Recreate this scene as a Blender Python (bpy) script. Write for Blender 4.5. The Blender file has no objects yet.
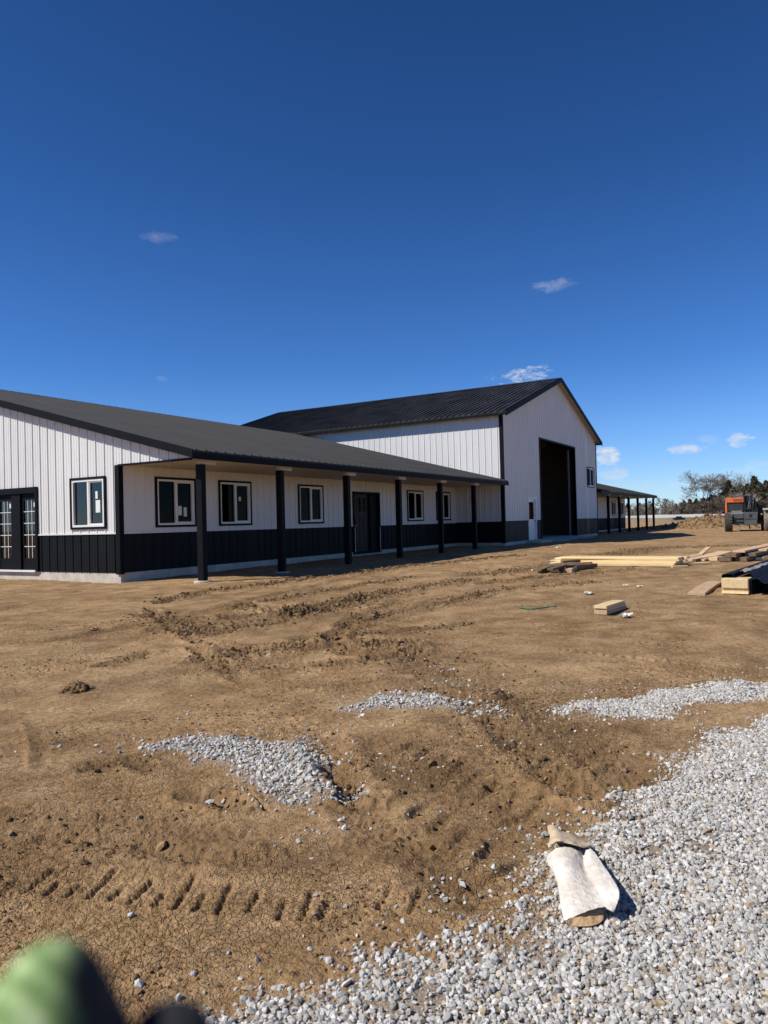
import bpy, math, random
import numpy as np
from mathutils import Vector, Matrix
random.seed(7); rng = np.random.default_rng(11)
SC = bpy.context.scene; COL = SC.collection
W_, H_ = 768, 1024
# ---------------------------------------------------------------- camera (X = along the porch, Y = away behind the building)
CX, CY, CZ = -11.789, -14.063, 1.217
YAW, PIT, ROL, FPX = 0.52665, 0.01387, 0.02542, 732.7
def cam_axes():
    cy, sy = math.cos(YAW), math.sin(YAW)
    fw = np.array([cy, sy, 0.]); rt = np.array([sy, -cy, 0.]); up = np.array([0., 0., 1.])
    c, s = math.cos(PIT), math.sin(PIT); fw, up = c*fw+s*up, c*up-s*fw
    c, s = math.cos(ROL), math.sin(ROL); rt, up = c*rt-s*up, c*up+s*rt
    return rt, up, fw
RT, UP, FW = cam_axes(); CAM = np.array([CX, CY, CZ])
def vray(u, v): return FW + RT*(u-384)/FPX - UP*(v-512)/FPX
def gp(u, v, z=0.0):                 # survey point: where that sight line meets the height z
    d = vray(u, v); t = (z-CZ)/d[2]; q = CAM+t*d
    return (float(q[0]), float(q[1]), float(z))
def at(u, v, dist):
    d = vray(u, v); q = CAM + d*dist
    return (float(q[0]), float(q[1]), float(q[2]))

cd = bpy.data.cameras.new('camera'); cam = bpy.data.objects.new('camera', cd); COL.objects.link(cam)
M4 = Matrix(((RT[0], UP[0], -FW[0], CX), (RT[1], UP[1], -FW[1], CY), (RT[2], UP[2], -FW[2], CZ), (0, 0, 0, 1)))
cam.matrix_world = M4
cd.sensor_fit = 'VERTICAL'; cd.sensor_height = 36; cd.sensor_width = 27; cd.lens = FPX*36/1024
cd.clip_start = 0.01; cd.clip_end = 8000
cd.dof.use_dof = True; cd.dof.focus_distance = 5.0; cd.dof.aperture_fstop = 9.5
SC.camera = cam

# ---------------------------------------------------------------- light
KX, KY = 0.72, 0.66                  # metres of shadow along +X and -Y for every metre of height
sund = Vector((-KX, KY, 1)).normalized()
elev = math.asin(sund.z); az = math.atan2(sund.x, sund.y)
sl = bpy.data.lights.new('sun', 'SUN'); so = bpy.data.objects.new('sun', sl); COL.objects.link(so)
sl.energy = 5.0; sl.angle = math.radians(0.53); sl.color = (1.0, 0.955, 0.88)
so.rotation_euler = (-sund).to_track_quat('-Z', 'Y').to_euler(); so.location = (-20, 20, 60)

# ---------------------------------------------------------------- node helpers
def nd(nt, t, **k):
    n = nt.nodes.new(t)
    for a, b in k.items():
        if a.startswith('i_'): n.inputs[a[2:].replace('_', ' ')].default_value = b
        else: setattr(n, a, b)
    return n
def mathn(nt, op, a, b=None, c=None, clamp=False):
    n = nt.nodes.new('ShaderNodeMath'); n.operation = op; n.use_clamp = clamp
    for i, x in enumerate((a, b, c)):
        if x is None: continue
        if isinstance(x, (int, float)): n.inputs[i].default_value = x
        else: nt.links.new(x, n.inputs[i])
    return n.outputs[0]
def mixc(nt, fac, a, b, mode='MIX'):
    n = nt.nodes.new('ShaderNodeMix'); n.data_type = 'RGBA'; n.blend_type = mode
    for i, x in ((0, fac), (6, a), (7, b)):
        if isinstance(x, (int, float)): n.inputs[i].default_value = x
        elif isinstance(x, tuple): n.inputs[i].default_value = (*x[:3], 1)
        else: nt.links.new(x, n.inputs[i])
    return n.outputs[2]
def ramp(nt, fac, stops):
    n = nt.nodes.new('ShaderNodeValToRGB'); nt.links.new(fac, n.inputs[0])
    cr = n.color_ramp
    while len(cr.elements) < len(stops): cr.elements.new(0.5)
    for e, (p, c) in zip(cr.elements, stops): e.position = p; e.color = (*c, 1) if len(c) == 3 else c
    return n.outputs[0]
def noise(nt, vec, scale, detail=4, rough=0.55):
    n = nt.nodes.new('ShaderNodeTexNoise'); n.inputs['Scale'].default_value = scale
    n.inputs['Detail'].default_value = detail; n.inputs['Roughness'].default_value = rough
    if vec is not None: nt.links.new(vec, n.inputs['Vector'])
    return n.outputs[0]

# ---------------------------------------------------------------- world: Nishita sky with a few small clouds
w = bpy.data.worlds.new('World'); SC.world = w; w.use_nodes = True
nt = w.node_tree; nt.nodes.clear()
sky = nd(nt, 'ShaderNodeTexSky', sky_type='NISHITA', sun_disc=False)
sky.sun_elevation = elev; sky.sun_rotation = az
sky.altitude = 350; sky.air_density = 1.0; sky.dust_density = 0.0; sky.ozone_density = 3.0
tc = nd(nt, 'ShaderNodeTexCoord')
D = tc.outputs['Generated']
n1 = nt.nodes.new('ShaderNodeTexNoise'); n1.inputs['Scale'].default_value = 30; n1.inputs['Detail'].default_value = 9; n1.inputs['Roughness'].default_value = .68; n1.inputs['Distortion'].default_value = .6
mpw = nd(nt, 'ShaderNodeMapping'); mpw.inputs['Scale'].default_value = (1, 1, 2.4); nt.links.new(D, mpw.inputs[0]); nt.links.new(mpw.outputs[0], n1.inputs['Vector'])
def dot(a, vec):
    n = nt.nodes.new('ShaderNodeVectorMath'); n.operation = 'DOT_PRODUCT'; nt.links.new(a, n.inputs[0]); n.inputs[1].default_value = vec
    return n.outputs['Value']
clouds = [(520, 375, 28, 9, .8), (552, 286, 22, 6, .30), (160, 238, 18, 5, .16), (163, 378, 8, 3, .2), (606, 455, 12, 11, .95),
          (612, 474, 17, 6, .65), (688, 449, 17, 5, .75), (742, 439, 13, 7, .75), (706, 440, 12, 4, .3), (560, 470, 60, 5, .25),
          (640, 484, 60, 6, .35), (755, 468, 26, 8, .45), (30, 350, 9, 4, .0), (-150, 330, 80, 22, .9), (950, 400, 90, 20, .9), (900, 470, 70, 14, .8)]
tot = None
for (u, v, a, b, s) in clouds:
    if s == 0: continue
    C = vray(u, v); C = C/np.linalg.norm(C)
    e1 = np.cross(C, [0, 0, 1]); e1 /= np.linalg.norm(e1); e2 = np.cross(e1, C)
    ru, rv = a/FPX*C.dot(FW)**1, b/FPX
    x = dot(D, tuple(e1/ru)); y = dot(D, tuple(e2/rv))
    r2 = mathn(nt, 'ADD', mathn(nt, 'MULTIPLY', x, x), mathn(nt, 'MULTIPLY', y, y))
    m = mathn(nt, 'SUBTRACT', 1.0, r2)
    m = mathn(nt, 'ADD', m, mathn(nt, 'MULTIPLY', mathn(nt, 'SUBTRACT', n1.outputs[0], 0.50), 7.0))
    m = mathn(nt, 'MULTIPLY', m, (0.8 if s >= .7 else .46)*s, clamp=True)
    f = mathn(nt, 'GREATER_THAN', dot(D, tuple(C)), 0.2)
    near = mathn(nt, 'LESS_THAN', r2, 3.2); fade = mathn(nt, 'MULTIPLY', mathn(nt, 'SUBTRACT', 3.2, r2), .5, clamp=True)
    m = mathn(nt, 'MULTIPLY', m, mathn(nt, 'MULTIPLY', f, mathn(nt, 'MULTIPLY', near, fade)))
    m = mathn(nt, 'MINIMUM', m, s)
    tot = m if tot is None else mathn(nt, 'MAXIMUM', tot, m)
sxyz = nd(nt, 'ShaderNodeSeparateXYZ'); nt.links.new(D, sxyz.inputs[0])
gain = ramp(nt, sxyz.outputs[2], [(0.0, (1.30, 1.75, 2.5)), (.07, (1.05, 1.55, 2.45)), (.20, (.60, 1.18, 2.05)), (.42, (.40, .90, 1.60)), (.75, (.28, .65, 1.17))])
skyc = mixc(nt, 1.0, sky.outputs[0], gain, 'MULTIPLY')
cc = mixc(nt, tot, skyc, (13.0, 13.6, 14.5))
bg = nd(nt, 'ShaderNodeBackground'); bg.inputs[1].default_value = 0.052
nt.links.new(cc, bg.inputs[0]); wo = nd(nt, 'ShaderNodeOutputWorld'); nt.links.new(bg.outputs[0], wo.inputs[0])

SC.view_settings.view_transform = 'Standard'; SC.view_settings.look = 'None'; SC.view_settings.gamma = 1
SC.view_settings.exposure = 0.12; SC.view_settings.use_curve_mapping = False
SC.cycles.use_denoising = True; SC.cycles.max_bounces = 6; SC.cycles.diffuse_bounces = 3; SC.cycles.glossy_bounces = 3
SC.cycles.transparent_max_bounces = 12; SC.cycles.caustics_reflective = False; SC.cycles.caustics_refractive = False

# ---------------------------------------------------------------- materials
MATS = {}
def vary(m, amt=.35):
    nt = m.node_tree; b = nt.nodes['Principled BSDF']; l = b.inputs['Base Color'].links[0]; src = l.from_socket; oi = nt.nodes.new('ShaderNodeObjectInfo')
    k = mathn(nt, 'ADD', mathn(nt, 'MULTIPLY', oi.outputs['Random'], amt), 1-amt*.6); cb_ = nt.nodes.new('ShaderNodeCombineColor')
    for i in range(3): nt.links.new(k, cb_.inputs[i])
    c = mixc(nt, 1.0, src, cb_.outputs[0], 'MULTIPLY'); nt.links.new(c, b.inputs['Base Color'])
def mat(name, col, rough=0.6, metal=0.0, var=0.12, vscale=3.0, bump=0.0, bscale=40.0, col2=None, spec=0.5, stretch=None):
    m = bpy.data.materials.new(name); m.use_nodes = True; nt = m.node_tree; b = nt.nodes['Principled BSDF']
    tc = nt.nodes.new('ShaderNodeTexCoord'); vec = tc.outputs['Object']
    if stretch:
        mp = nt.nodes.new('ShaderNodeMapping'); mp.inputs['Scale'].default_value = stretch; nt.links.new(vec, mp.inputs[0]); vec = mp.outputs[0]
    n = noise(nt, vec, vscale, 6, .6)
    c2 = col2 or tuple(c*(1-var*2.2) for c in col)
    c1 = tuple(min(1, c*(1+var*.6)) for c in col) if not col2 else col
    c = ramp(nt, n, [(0.3, c2), (0.68, c1)])
    nt.links.new(c, b.inputs['Base Color'])
    b.inputs['Metallic'].default_value = metal; b.inputs['Specular IOR Level'].default_value = spec
    r = mathn(nt, 'ADD', mathn(nt, 'MULTIPLY', n, 0.25), rough-.125, clamp=True); nt.links.new(r, b.inputs['Roughness'])
    if bump:
        bn = noise(nt, vec, bscale, 5, .6); bp = nt.nodes.new('ShaderNodeBump'); bp.inputs['Strength'].default_value = bump
        bp.inputs['Distance'].default_value = 0.02; nt.links.new(bn, bp.inputs['Height']); nt.links.new(bp.outputs[0], b.inputs['Normal'])
    MATS[name] = m; return m
white_steel = mat('white_steel', (.71, .70, .675), .42, 0, .035, .8, .04, 3, stretch=(1, 1, .3))
dark_steel = mat('charcoal_steel', (.008, .009, .011), .55, 0, .15, 1.5, .05, 3, spec=.14, stretch=(1, 1, .3))
roof_steel = mat('roof_steel', (.036, .037, .041), .62, 0, .3, .9, .04, 2, spec=.16)
trim_black = mat('black_trim', (.006, .007, .009), .6, 0, .1, spec=.10)
soffit_tan = mat('soffit', (.50, .45, .38), .6, 0, .06)
vinyl = mat('white_vinyl', (.78, .77, .74), .35, 0, .03)
concrete = mat('concrete', (.60, .56, .49), .85, 0, .16, 3.5, .4, 30, col2=(.44, .37, .28))
osb = mat('interior_board', (.22, .17, .11), .8, 0, .2, 9)
framing = mat('framing_lumber', (.26, .19, .11), .75, 0, .12, 5)
brown_door = mat('brown_door', (.022, .014, .010), .5, 0, .15, 4, spec=.2)
mark_white = mat('white_pane_mark', (.75, .75, .72), .6, 0, .02)  # plain white for the flat rectangles at the panes
metal_grey = mat('galvanised', (.30, .31, .32), .45, .6, .1)
def glass(name, tint=.35):
    m = bpy.data.materials.new(name); m.use_nodes = True; nt = m.node_tree; nt.nodes.clear()
    o = nd(nt, 'ShaderNodeOutputMaterial'); tr = nd(nt, 'ShaderNodeBsdfTransparent'); tr.inputs[0].default_value = (tint, tint, tint*.98, 1)
    gl = nd(nt, 'ShaderNodeBsdfGlossy'); gl.inputs['Roughness'].default_value = .015; gl.inputs['Color'].default_value = (.9, .93, .95, 1)
    fr = nd(nt, 'ShaderNodeFresnel'); fr.inputs[0].default_value = 1.55
    tcx = nd(nt, 'ShaderNodeTexCoord'); bn = noise(nt, tcx.outputs['Object'], 1.3, 1); bp = nd(nt, 'ShaderNodeBump'); bp.inputs['Strength'].default_value = .03; bp.inputs['Distance'].default_value = .02
    nt.links.new(bn, bp.inputs['Height']); nt.links.new(bp.outputs[0], gl.inputs['Normal'])
    ge = nd(nt, 'ShaderNodeNewGeometry'); f = mathn(nt, 'MULTIPLY', mathn(nt, 'MULTIPLY', fr.outputs[0], 1.15, clamp=True), mathn(nt, 'SUBTRACT', 1.0, ge.outputs['Backfacing']))
    mx = nd(nt, 'ShaderNodeMixShader'); nt.links.new(f, mx.inputs[0]); nt.links.new(tr.outputs[0], mx.inputs[1]); nt.links.new(gl.outputs[0], mx.inputs[2])
    nt.links.new(mx.outputs[0], o.inputs[0]); return m
pane_glass = glass('window_glass', .30)

# ---------------------------------------------------------------- mesh builder
class MB:
    def __init__(s): s.v = []; s.f = []
    def add(s, vs, fs):
        n = len(s.v); s.v += [tuple(map(float, q)) for q in vs]; s.f += [tuple(n+i for i in f) for f in fs]; return s
    def hexa(s, c):  # 8 corners: bottom 4 ccw, top 4 ccw
        return s.add(c, [(3, 2, 1, 0), (4, 5, 6, 7), (0, 1, 5, 4), (1, 2, 6, 5), (2, 3, 7, 6), (3, 0, 4, 7)])
    def box(s, x0, x1, y0, y1, z0, z1):
        return s.hexa([(x0, y0, z0), (x1, y0, z0), (x1, y1, z0), (x0, y1, z0), (x0, y0, z1), (x1, y0, z1), (x1, y1, z1), (x0, y1, z1)])
    def prism(s, poly, vec):  # poly = list of 3D points, extruded by vec
        n = len(poly); vec = np.array(vec, float); a = [np.array(q, float) for q in poly]; b = [q+vec for q in a]
        return s.add(a+b, [tuple(range(n-1, -1, -1)), tuple(range(n, 2*n))]+[(i, (i+1) % n, n+(i+1) % n, n+i) for i in range(n)])
    def tube(s, pts, rad, n=6, cap=True):
        pts = [Vector(q) for q in pts]; rings = []
        if isinstance(rad, (int, float)): rad = [rad]*len(pts)
        base = len(s.v)
        for i, q in enumerate(pts):
            t = (pts[min(i+1, len(pts)-1)]-pts[max(i-1, 0)]).normalized()
            a = t.cross(Vector((0, 0, 1)));
            if a.length < 1e-3: a = t.cross(Vector((1, 0, 0)))
            a.normalize(); b = t.cross(a)
            for k in range(n):
                th = 2*math.pi*k/n; s.v.append(tuple(q+(a*math.cos(th)+b*math.sin(th))*rad[i]))
        for i in range(len(pts)-1):
            for k in range(n):
                s.f.append((base+i*n+k, base+i*n+(k+1) % n, base+(i+1)*n+(k+1) % n, base+(i+1)*n+k))
        if cap:
            s.f.append(tuple(base+k for k in range(n-1, -1, -1))); s.f.append(tuple(base+(len(pts)-1)*n+k for k in range(n)))
        return s
    def lathe(s, prof, c, axis, n=20):  # prof: (radius, offset along axis)
        axis = Vector(axis).normalized(); a = axis.orthogonal().normalized(); b = axis.cross(a); base = len(s.v); c = Vector(c)
        for r, h in prof:
            for k in range(n):
                th = 2*math.pi*k/n; s.v.append(tuple(c+axis*h+(a*math.cos(th)+b*math.sin(th))*r))
        for i in range(len(prof)-1):
            for k in range(n): s.f.append((base+i*n+k, base+i*n+(k+1) % n, base+(i+1)*n+(k+1) % n, base+(i+1)*n+k))
        s.f.append(tuple(base+k for k in range(n-1, -1, -1))); s.f.append(tuple(base+(len(prof)-1)*n+k for k in range(n)))
        return s
    def build(s, name, m, parent=None, origin=None, smooth=False, bevel=0):
        me = bpy.data.meshes.new(name); vs = s.v
        if origin is not None: vs = [(a-origin[0], b-origin[1], c-origin[2]) for a, b, c in vs]
        me.from_pydata(vs, [], s.f); me.validate(); me.materials.append(m)
        if smooth: me.polygons.foreach_set('use_smooth', [True]*len(me.polygons))
        o = bpy.data.objects.new(name, me); COL.objects.link(o)
        if parent is not None: o.parent = parent
        elif origin is not None: o.location = origin
        if bevel:
            bm = o.modifiers.new('bevel', 'BEVEL'); bm.width = bevel; bm.segments = 2; bm.limit_method = 'ANGLE'
        return o
def T(o, label=None, cat=None, group=None, kind=None):
    for k, v in (('label', label), ('category', cat), ('group', group), ('kind', kind)):
        if v: o[k] = v
    return o
def empty(name, loc, rz=0.0):
    o = bpy.data.objects.new(name, None); COL.objects.link(o); o.location = loc; o.rotation_euler = (0, 0, rz); o.empty_display_size = .2; return o

# ---------------------------------------------------------------- vectorised noise
def _h(ix, iy, sd):
    x = (ix.astype(np.int64)*374761393 + iy.astype(np.int64)*668265263 + sd*974634777) & 0xffffffff
    x = ((x ^ (x >> 13))*1274126177) & 0xffffffff
    return (x ^ (x >> 16)) & 0xffffffff
def h01(ix, iy, sd): return _h(ix, iy, sd)/4294967295.0
def gn(x, y, sd=0):                  # gradient noise, about -1..1
    ix = np.floor(x); iy = np.floor(y); fx = x-ix; fy = y-iy
    u = fx*fx*fx*(fx*(fx*6-15)+10); v = fy*fy*fy*(fy*(fy*6-15)+10); r = 0
    def g(a, b):
        th = h01(ix+a, iy+b, sd)*2*np.pi; return np.cos(th)*(fx-a)+np.sin(th)*(fy-b)
    n00, n10, n01, n11 = g(0, 0), g(1, 0), g(0, 1), g(1, 1)
    return ((n00*(1-u)+n10*u)*(1-v)+(n01*(1-u)+n11*u)*v)*1.5
def worley_edge(x, y, sd=3):
    ix = np.floor(x); iy = np.floor(y); f1 = np.full(x.shape, 9.); f2 = np.full(x.shape, 9.)
    for a in (-1, 0, 1):
        for b in (-1, 0, 1):
            cx = ix+a+h01(ix+a, iy+b, sd); cy = iy+b+h01(ix+a, iy+b, sd+5)
            d = np.hypot(x-cx, y-cy); f2 = np.where(d < f1, f1, np.minimum(f2, d)); f1 = np.minimum(f1, d)
    return f2-f1
def sst(x, a, b):
    t = np.clip((x-a)/(b-a), 0, 1); return t*t*(3-2*t)
def segdist(x, y, poly):
    d = np.full(x.shape, 1e9)
    for (ax, ay), (bx, by) in zip(poly[:-1], poly[1:]):
        L = (bx-ax)**2+(by-ay)**2+1e-12; t = np.clip(((x-ax)*(bx-ax)+(y-ay)*(by-ay))/L, 0, 1)
        d = np.minimum(d, np.hypot(x-ax-t*(bx-ax), y-ay-t*(by-ay)))
    return d
def inpoly(x, y, poly):
    r = np.zeros(x.shape, bool); n = len(poly)
    for i in range(n):
        (ax, ay), (bx, by) = poly[i], poly[(i+1) % n]
        if ay == by: continue
        c = ((ay > y) != (by > y)) & (x < (bx-ax)*(y-ay)/(by-ay)+ax); r ^= c
    return r
def sdist(x, y, poly):               # signed distance, positive inside
    d = segdist(x, y, poly+[poly[0]]); return np.where(inpoly(x, y, poly), d, -d)
G2 = lambda pts: [gp(u, v)[:2] for u, v in pts]

# ---------------------------------------------------------------- surveyed ground features
pB = G2([(150, 746), (200, 733), (260, 737), (322, 741), (330, 768), (352, 797), (300, 806), (262, 790), (225, 778), (192, 758)])
pC = G2([(335, 709), (375, 696), (440, 691), (472, 700), (502, 713), (440, 711), (385, 709), (345, 713)])
pD = G2([(545, 707), (600, 704), (640, 699), (680, 691), (720, 684), (768, 681), (860, 672), (1000, 668), (1000, 684), (860, 690), (768, 697), (700, 704), (655, 716), (600, 717), (560, 713)])
pA = G2([(150, 1060), (192, 1018), (228, 1002), (262, 998), (330, 984), (372, 958), (430, 948), (520, 932), (560, 905), (562, 875), (548, 845), (590, 828), (650, 792), (672, 762), (710, 742), (768, 716), (900, 690), (1200, 670)])
pA += [(-3.5, -17.5), (-8, -19.5), (-13, -17.6), (-12.6, -15.2)]
PATCH = [(pA, 1.0), (pB, 1.0), (pC, .75), (pD, .85)]
def gravel_mask(x, y):
    wob = .10*gn(x*3, y*3, 51)+.05*gn(x*9, y*9, 52); m = np.full(x.shape, -9.)
    for pl, s in PATCH:
        xs = [q[0] for q in pl]; ys = [q[1] for q in pl]
        k = (x > min(xs)-.6) & (x < max(xs)+.6) & (y > min(ys)-.6) & (y < max(ys)+.6)
        if k.any():
            d = sdist(x[k], y[k], pl)+wob[k]; m[k] = np.maximum(m[k], d)
    return m
# wheel tracks and ruts: (points, half width, depth, clod amplitude)
RUTS = [([(160, 603), (200, 592), (262, 585), (335, 576), (420, 566), (520, 556)], .10, .05, .05),
        ([(150, 614), (180, 622), (215, 634)], .18, .03, .045), ([(172, 631), (215, 634), (262, 624), (300, 616), (345, 604), (402, 592)], .16, .05, .042),
        ([(230, 620), (290, 612), (340, 602), (420, 589), (470, 580)], .11, .05, .042), ([(268, 602), (312, 593), (365, 585), (420, 577)], .09, .04, .04),
        ([(345, 628), (400, 612), (450, 603), (500, 590)], .09, .04, .03), ([(200, 664), (226, 655), (262, 651), (300, 648)], .10, .04, .04),
        ([(205, 655), (235, 672), (300, 668), (372, 662), (420, 650)], .07, .05, .035), ([(100, 668), (150, 654)], .06, .03, .03),
        ([(366, 648), (400, 646)], .12, -.05, .08), ([(284, 650), (306, 648)], .10, -.05, .07), ([(232, 611), (250, 609)], .12, -.06, .08), ([(284, 616), (304, 613)], .12, -.06, .08),
        ([(300, 640), (380, 634), (470, 622)], .09, .03, .03), ([(480, 585), (560, 575), (640, 570)], .10, .03, .03), ([(440, 600), (520, 588), (600, 583)], .09, .03, .03),
        ([(470, 575), (560, 566), (650, 548), (760, 545)], .3, .02, .03),
        ([(560, 649), (620, 656), (690, 664), (748, 690)], .012, .02, .0),
        ([(416, 655), (440, 672), (478, 692), (520, 722), (560, 752), (600, 780)], .26, .022, .022), ([(436, 690), (470, 706), (500, 724), (540, 770), (580, 800)], .08, .03, .024),
        ([(326, 742), (340, 770), (352, 800), (380, 830), (430, 860), (470, 900)], .08, .025, .018), ([(395, 745), (440, 775), (500, 815), (540, 835)], .16, .008, .014),
        ([(-60, 650), (60, 640), (160, 622), (260, 598), (380, 572), (480, 557), (560, 547)], .11, .022, .010), ([(-60, 700), (80, 690), (200, 668), (330, 636), (450, 606), (540, 583), (640, 566)], .10, .016, .004),
        ([(-40, 845), (60, 838), (160, 850), (260, 862)], .05, .012, .012), ([(-40, 815), (60, 812), (150, 826), (240, 838)], .06, .012, .014), ([(240, 865), (330, 850), (430, 830)], .06, .012, .012),
        ([(150, 608), (168, 628), (205, 645), (262, 652), (330, 650)], .07, .03, .02), ([(196, 650), (212, 668), (250, 684), (330, 688), (400, 680)], .06, .03, .012), ([(400, 600), (350, 622), (330, 640), (350, 655)], .08, .03, .02),
        ([(90, 768), (130, 762), (152, 770)], .05, .02, .03), ([(190, 797), (215, 800), (235, 808)], .05, .025, .035), ([(330, 770), (350, 778), (352, 800)], .05, .03, .045),
        ([(30, 720), (42, 745), (40, 765)], .03, .012, .01), ([(0, 835), (40, 830), (110, 842), (200, 850)], .10, .01, .015)]
RUTS = [(G2(a), b, c, d) for a, b, c, d in RUTS]
BARS = [(-22, 899, -2, 880), (4, 893, 16, 882), (28, 890, 50, 873), (48, 893, 57, 884), (68, 896, 78, 887), (92, 896, 112, 875), (111, 900, 120, 892), (132, 902, 149, 885), (156, 905, 163, 896),
        (177, 906, 192, 883), (197, 909, 204, 898), (219, 911, 230, 890), (250, 910, 258, 897), (280, 917, 284, 906), (303, 917, 311, 898), (322, 918, 327, 906), (252, 796, 263, 808),
        (380, 905, 390, 890), (412, 910, 420, 895)]
BARS = [(gp(a-.15*(c-a), b-.12*(d-b))[:2], gp(c+.22*(c-a), d+.22*(d-b))[:2]) for a, b, c, d in BARS]
TREAD = [G2([(470, 720), (520, 760), (560, 790), (610, 815)]), G2([(360, 790), (420, 830), (470, 870)]), G2([(230, 590), (330, 579), (420, 568), (500, 559)]), G2([(-60, 650), (60, 640), (160, 622), (260, 598), (380, 572)]), G2([(200, 668), (330, 636), (450, 606), (540, 583)]), G2([(395, 745), (440, 775), (500, 815)]), G2([(416, 655), (440, 672), (478, 692), (520, 722), (560, 752), (600, 780)]), G2([(250, 612), (340, 597), (430, 583), (520, 570)]), G2([(436, 668), (500, 700), (590, 745)])]
MOUND = gp(712, 528)
def height(x, y, fine=True):
    x = np.asarray(x, float); y = np.asarray(y, float)
    r = np.hypot(x-CX, y-CY)
    xs_ = x*.93+y*.37; ys_ = -x*.37+y*.93
    z = .020*gn(x*.35, y*.35, 1)*sst(r, 2, 8)+.006*(1+sst(r, 5, 10))*gn(x*1.1, y*1.1, 2)+.006*gn(x*3.1, y*3.1, 3)+(.010*gn(xs_*.5, ys_*3.2, 15)+.012*gn(xs_*1.1, ys_*5.5, 16)*np.clip(gn(x*.3, y*.3, 17)+.3, 0, 1))*sst(r, 4, 10)
    z += -.035*np.exp(-((x-0)**2+(y+.5)**2)/6)+.05*sst(x, 2, 14)*sst(y, -8, -3)*(1-sst(x, 60, 80))
    inb = ((x > -.3) & (y > -.1)) | ((x > 18.6) & (y > -2.6) & (x < 35.6)); z = np.where(inb & (x < 56) & (y < 18.5), np.minimum(z, -.02)-.05, z)
    g = gravel_mask(x, y); gm = sst(g, -.05, .12); z += .005*gm
    dis = np.zeros(x.shape)
    for pl, wd, dp, cl in RUTS:
        xs = [q[0] for q in pl]; ys = [q[1] for q in pl]; mg = wd*4+.3
        k = (x > min(xs)-mg) & (x < max(xs)+mg) & (y > min(ys)-mg) & (y < max(ys)+mg)
        if not k.any(): continue
        xx, yy = x[k], y[k]; d = segdist(xx, yy, pl)+wd*.5*gn(xx*2.2, yy*2.2, 9)
        q = d/wd; near = np.exp(-(q/1.6)**2)
        mod = .55+.9*np.clip(gn(xx*1.3, yy*1.3, 14)+.4, 0, 1)
        z[k] += mod*(-dp*np.exp(-q*q)+.6*abs(dp)*np.exp(-((q-1.9)/.6)**2))
        if cl and fine:
            c = np.clip(.55*gn(xx*7, yy*7, 21)+.8*gn(xx*19, yy*19, 22)+.45*gn(xx*43, yy*43, 23)+.15, 0, 1.3)
            z[k] += cl*c*near*.8
        dis[k] = np.maximum(dis[k], near*(1 if cl else .4)*min(1, (cl+.02)/.05))
    if fine:
        n1 = gn(x*8, y*8, 4); n2 = gn(x*21, y*21, 5); n3 = gn(x*52, y*52, 6); n4 = gn(x*120, y*120, 7)
        rough = np.clip(.45+.9*gn(x*.8, y*.8, 31), .12, 1.3)*(1-.4*gm)
        z += rough*(.0055*n1+.0050*n2+.0034*n3*sst(-r, -16, -8)+.0020*n4*sst(-r, -6, -3))
        # crusty clods scattered over the rough areas
        z += .022*np.clip(n1+.8*n2-.75, 0, 1)*rough*sst(r, 2.0, 3.2)
        k = r < 5.5
        if k.any():
            xx, yy = x[k], y[k]; wx = xx+.012*gn(xx*14, yy*14, 61); wy = yy+.012*gn(xx*14, yy*14, 62)
            e = worley_edge(wx*27, wy*27); e2 = worley_edge(wx*8+7, wy*8, 8)
            cm = sst(gn(xx*.9, yy*.9, 63), -.35, .15)*(1-sst(r[k], 3.2, 5.2))*(1-gm[k])*(1-np.clip(dis[k], 0, 1))
            z[k] -= cm*(.0055*(1-sst(e, .0, .15))+.004*(1-sst(e2, 0, .05)))
        for (a, b) in BARS:
            mg = .2; k = (x > min(a[0], b[0])-mg) & (x < max(a[0], b[0])+mg) & (y > min(a[1], b[1])-mg) & (y < max(a[1], b[1])+mg)
            if k.any():
                d = segdist(x[k], y[k], [a, b])+.004*gn(x[k]*45, y[k]*45, 71); z[k] += -.013*np.exp(-(d/.0095)**2)+.004*np.exp(-((d-.024)/.012)**2)
        for pl in TREAD:
            xs = [q[0] for q in pl]; ys = [q[1] for q in pl]; k = (x > min(xs)-.4) & (x < max(xs)+.4) & (y > min(ys)-.4) & (y < max(ys)+.4)
            if k.any():
                d = segdist(x[k], y[k], pl); L = math.hypot(pl[-1][0]-pl[0][0], pl[-1][1]-pl[0][1]); s = ((x[k]-pl[0][0])*(pl[-1][0]-pl[0][0])+(y[k]-pl[0][1])*(pl[-1][1]-pl[0][1]))/L
                tr = np.clip(np.sin((s+d*.6)*2*np.pi/.16)*2, -1, 1)*np.exp(-(d/.17)**4); z[k] += .017*tr*np.clip(.6+gn(x[k]*2, y[k]*2, 77), 0, 1)
    # the dirt heap and the slow rise of the land far off
    mx, my = MOUND[0], MOUND[1]; la = (x-mx)*RT[0]+(y-my)*RT[1]; lb = (x-mx)*FW[0]+(y-my)*FW[1]
    hp = .75*np.exp(-(la/2.0)**2-(lb/2.4)**2)+.6*np.exp(-((la-3.2)/2.4)**2-((lb-.5)/2.2)**2)+.30*np.exp(-((la+2.4)/3.0)**2-((lb-1)/2.6)**2)+.8*np.exp(-((la-8)/3)**2-((lb-1)/2.6)**2)
    z += hp*(1+.30*gn(x*1.1, y*1.1, 41)+.25*gn(x*3.1, y*3.1, 42)+.1*gn(x*8, y*8, 43)); dis = np.maximum(dis, .75*sst(hp, .05, .4))
    z += .35*sst(r, 60, 130)
    return z, gm, np.clip(dis, 0, 1)

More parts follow.
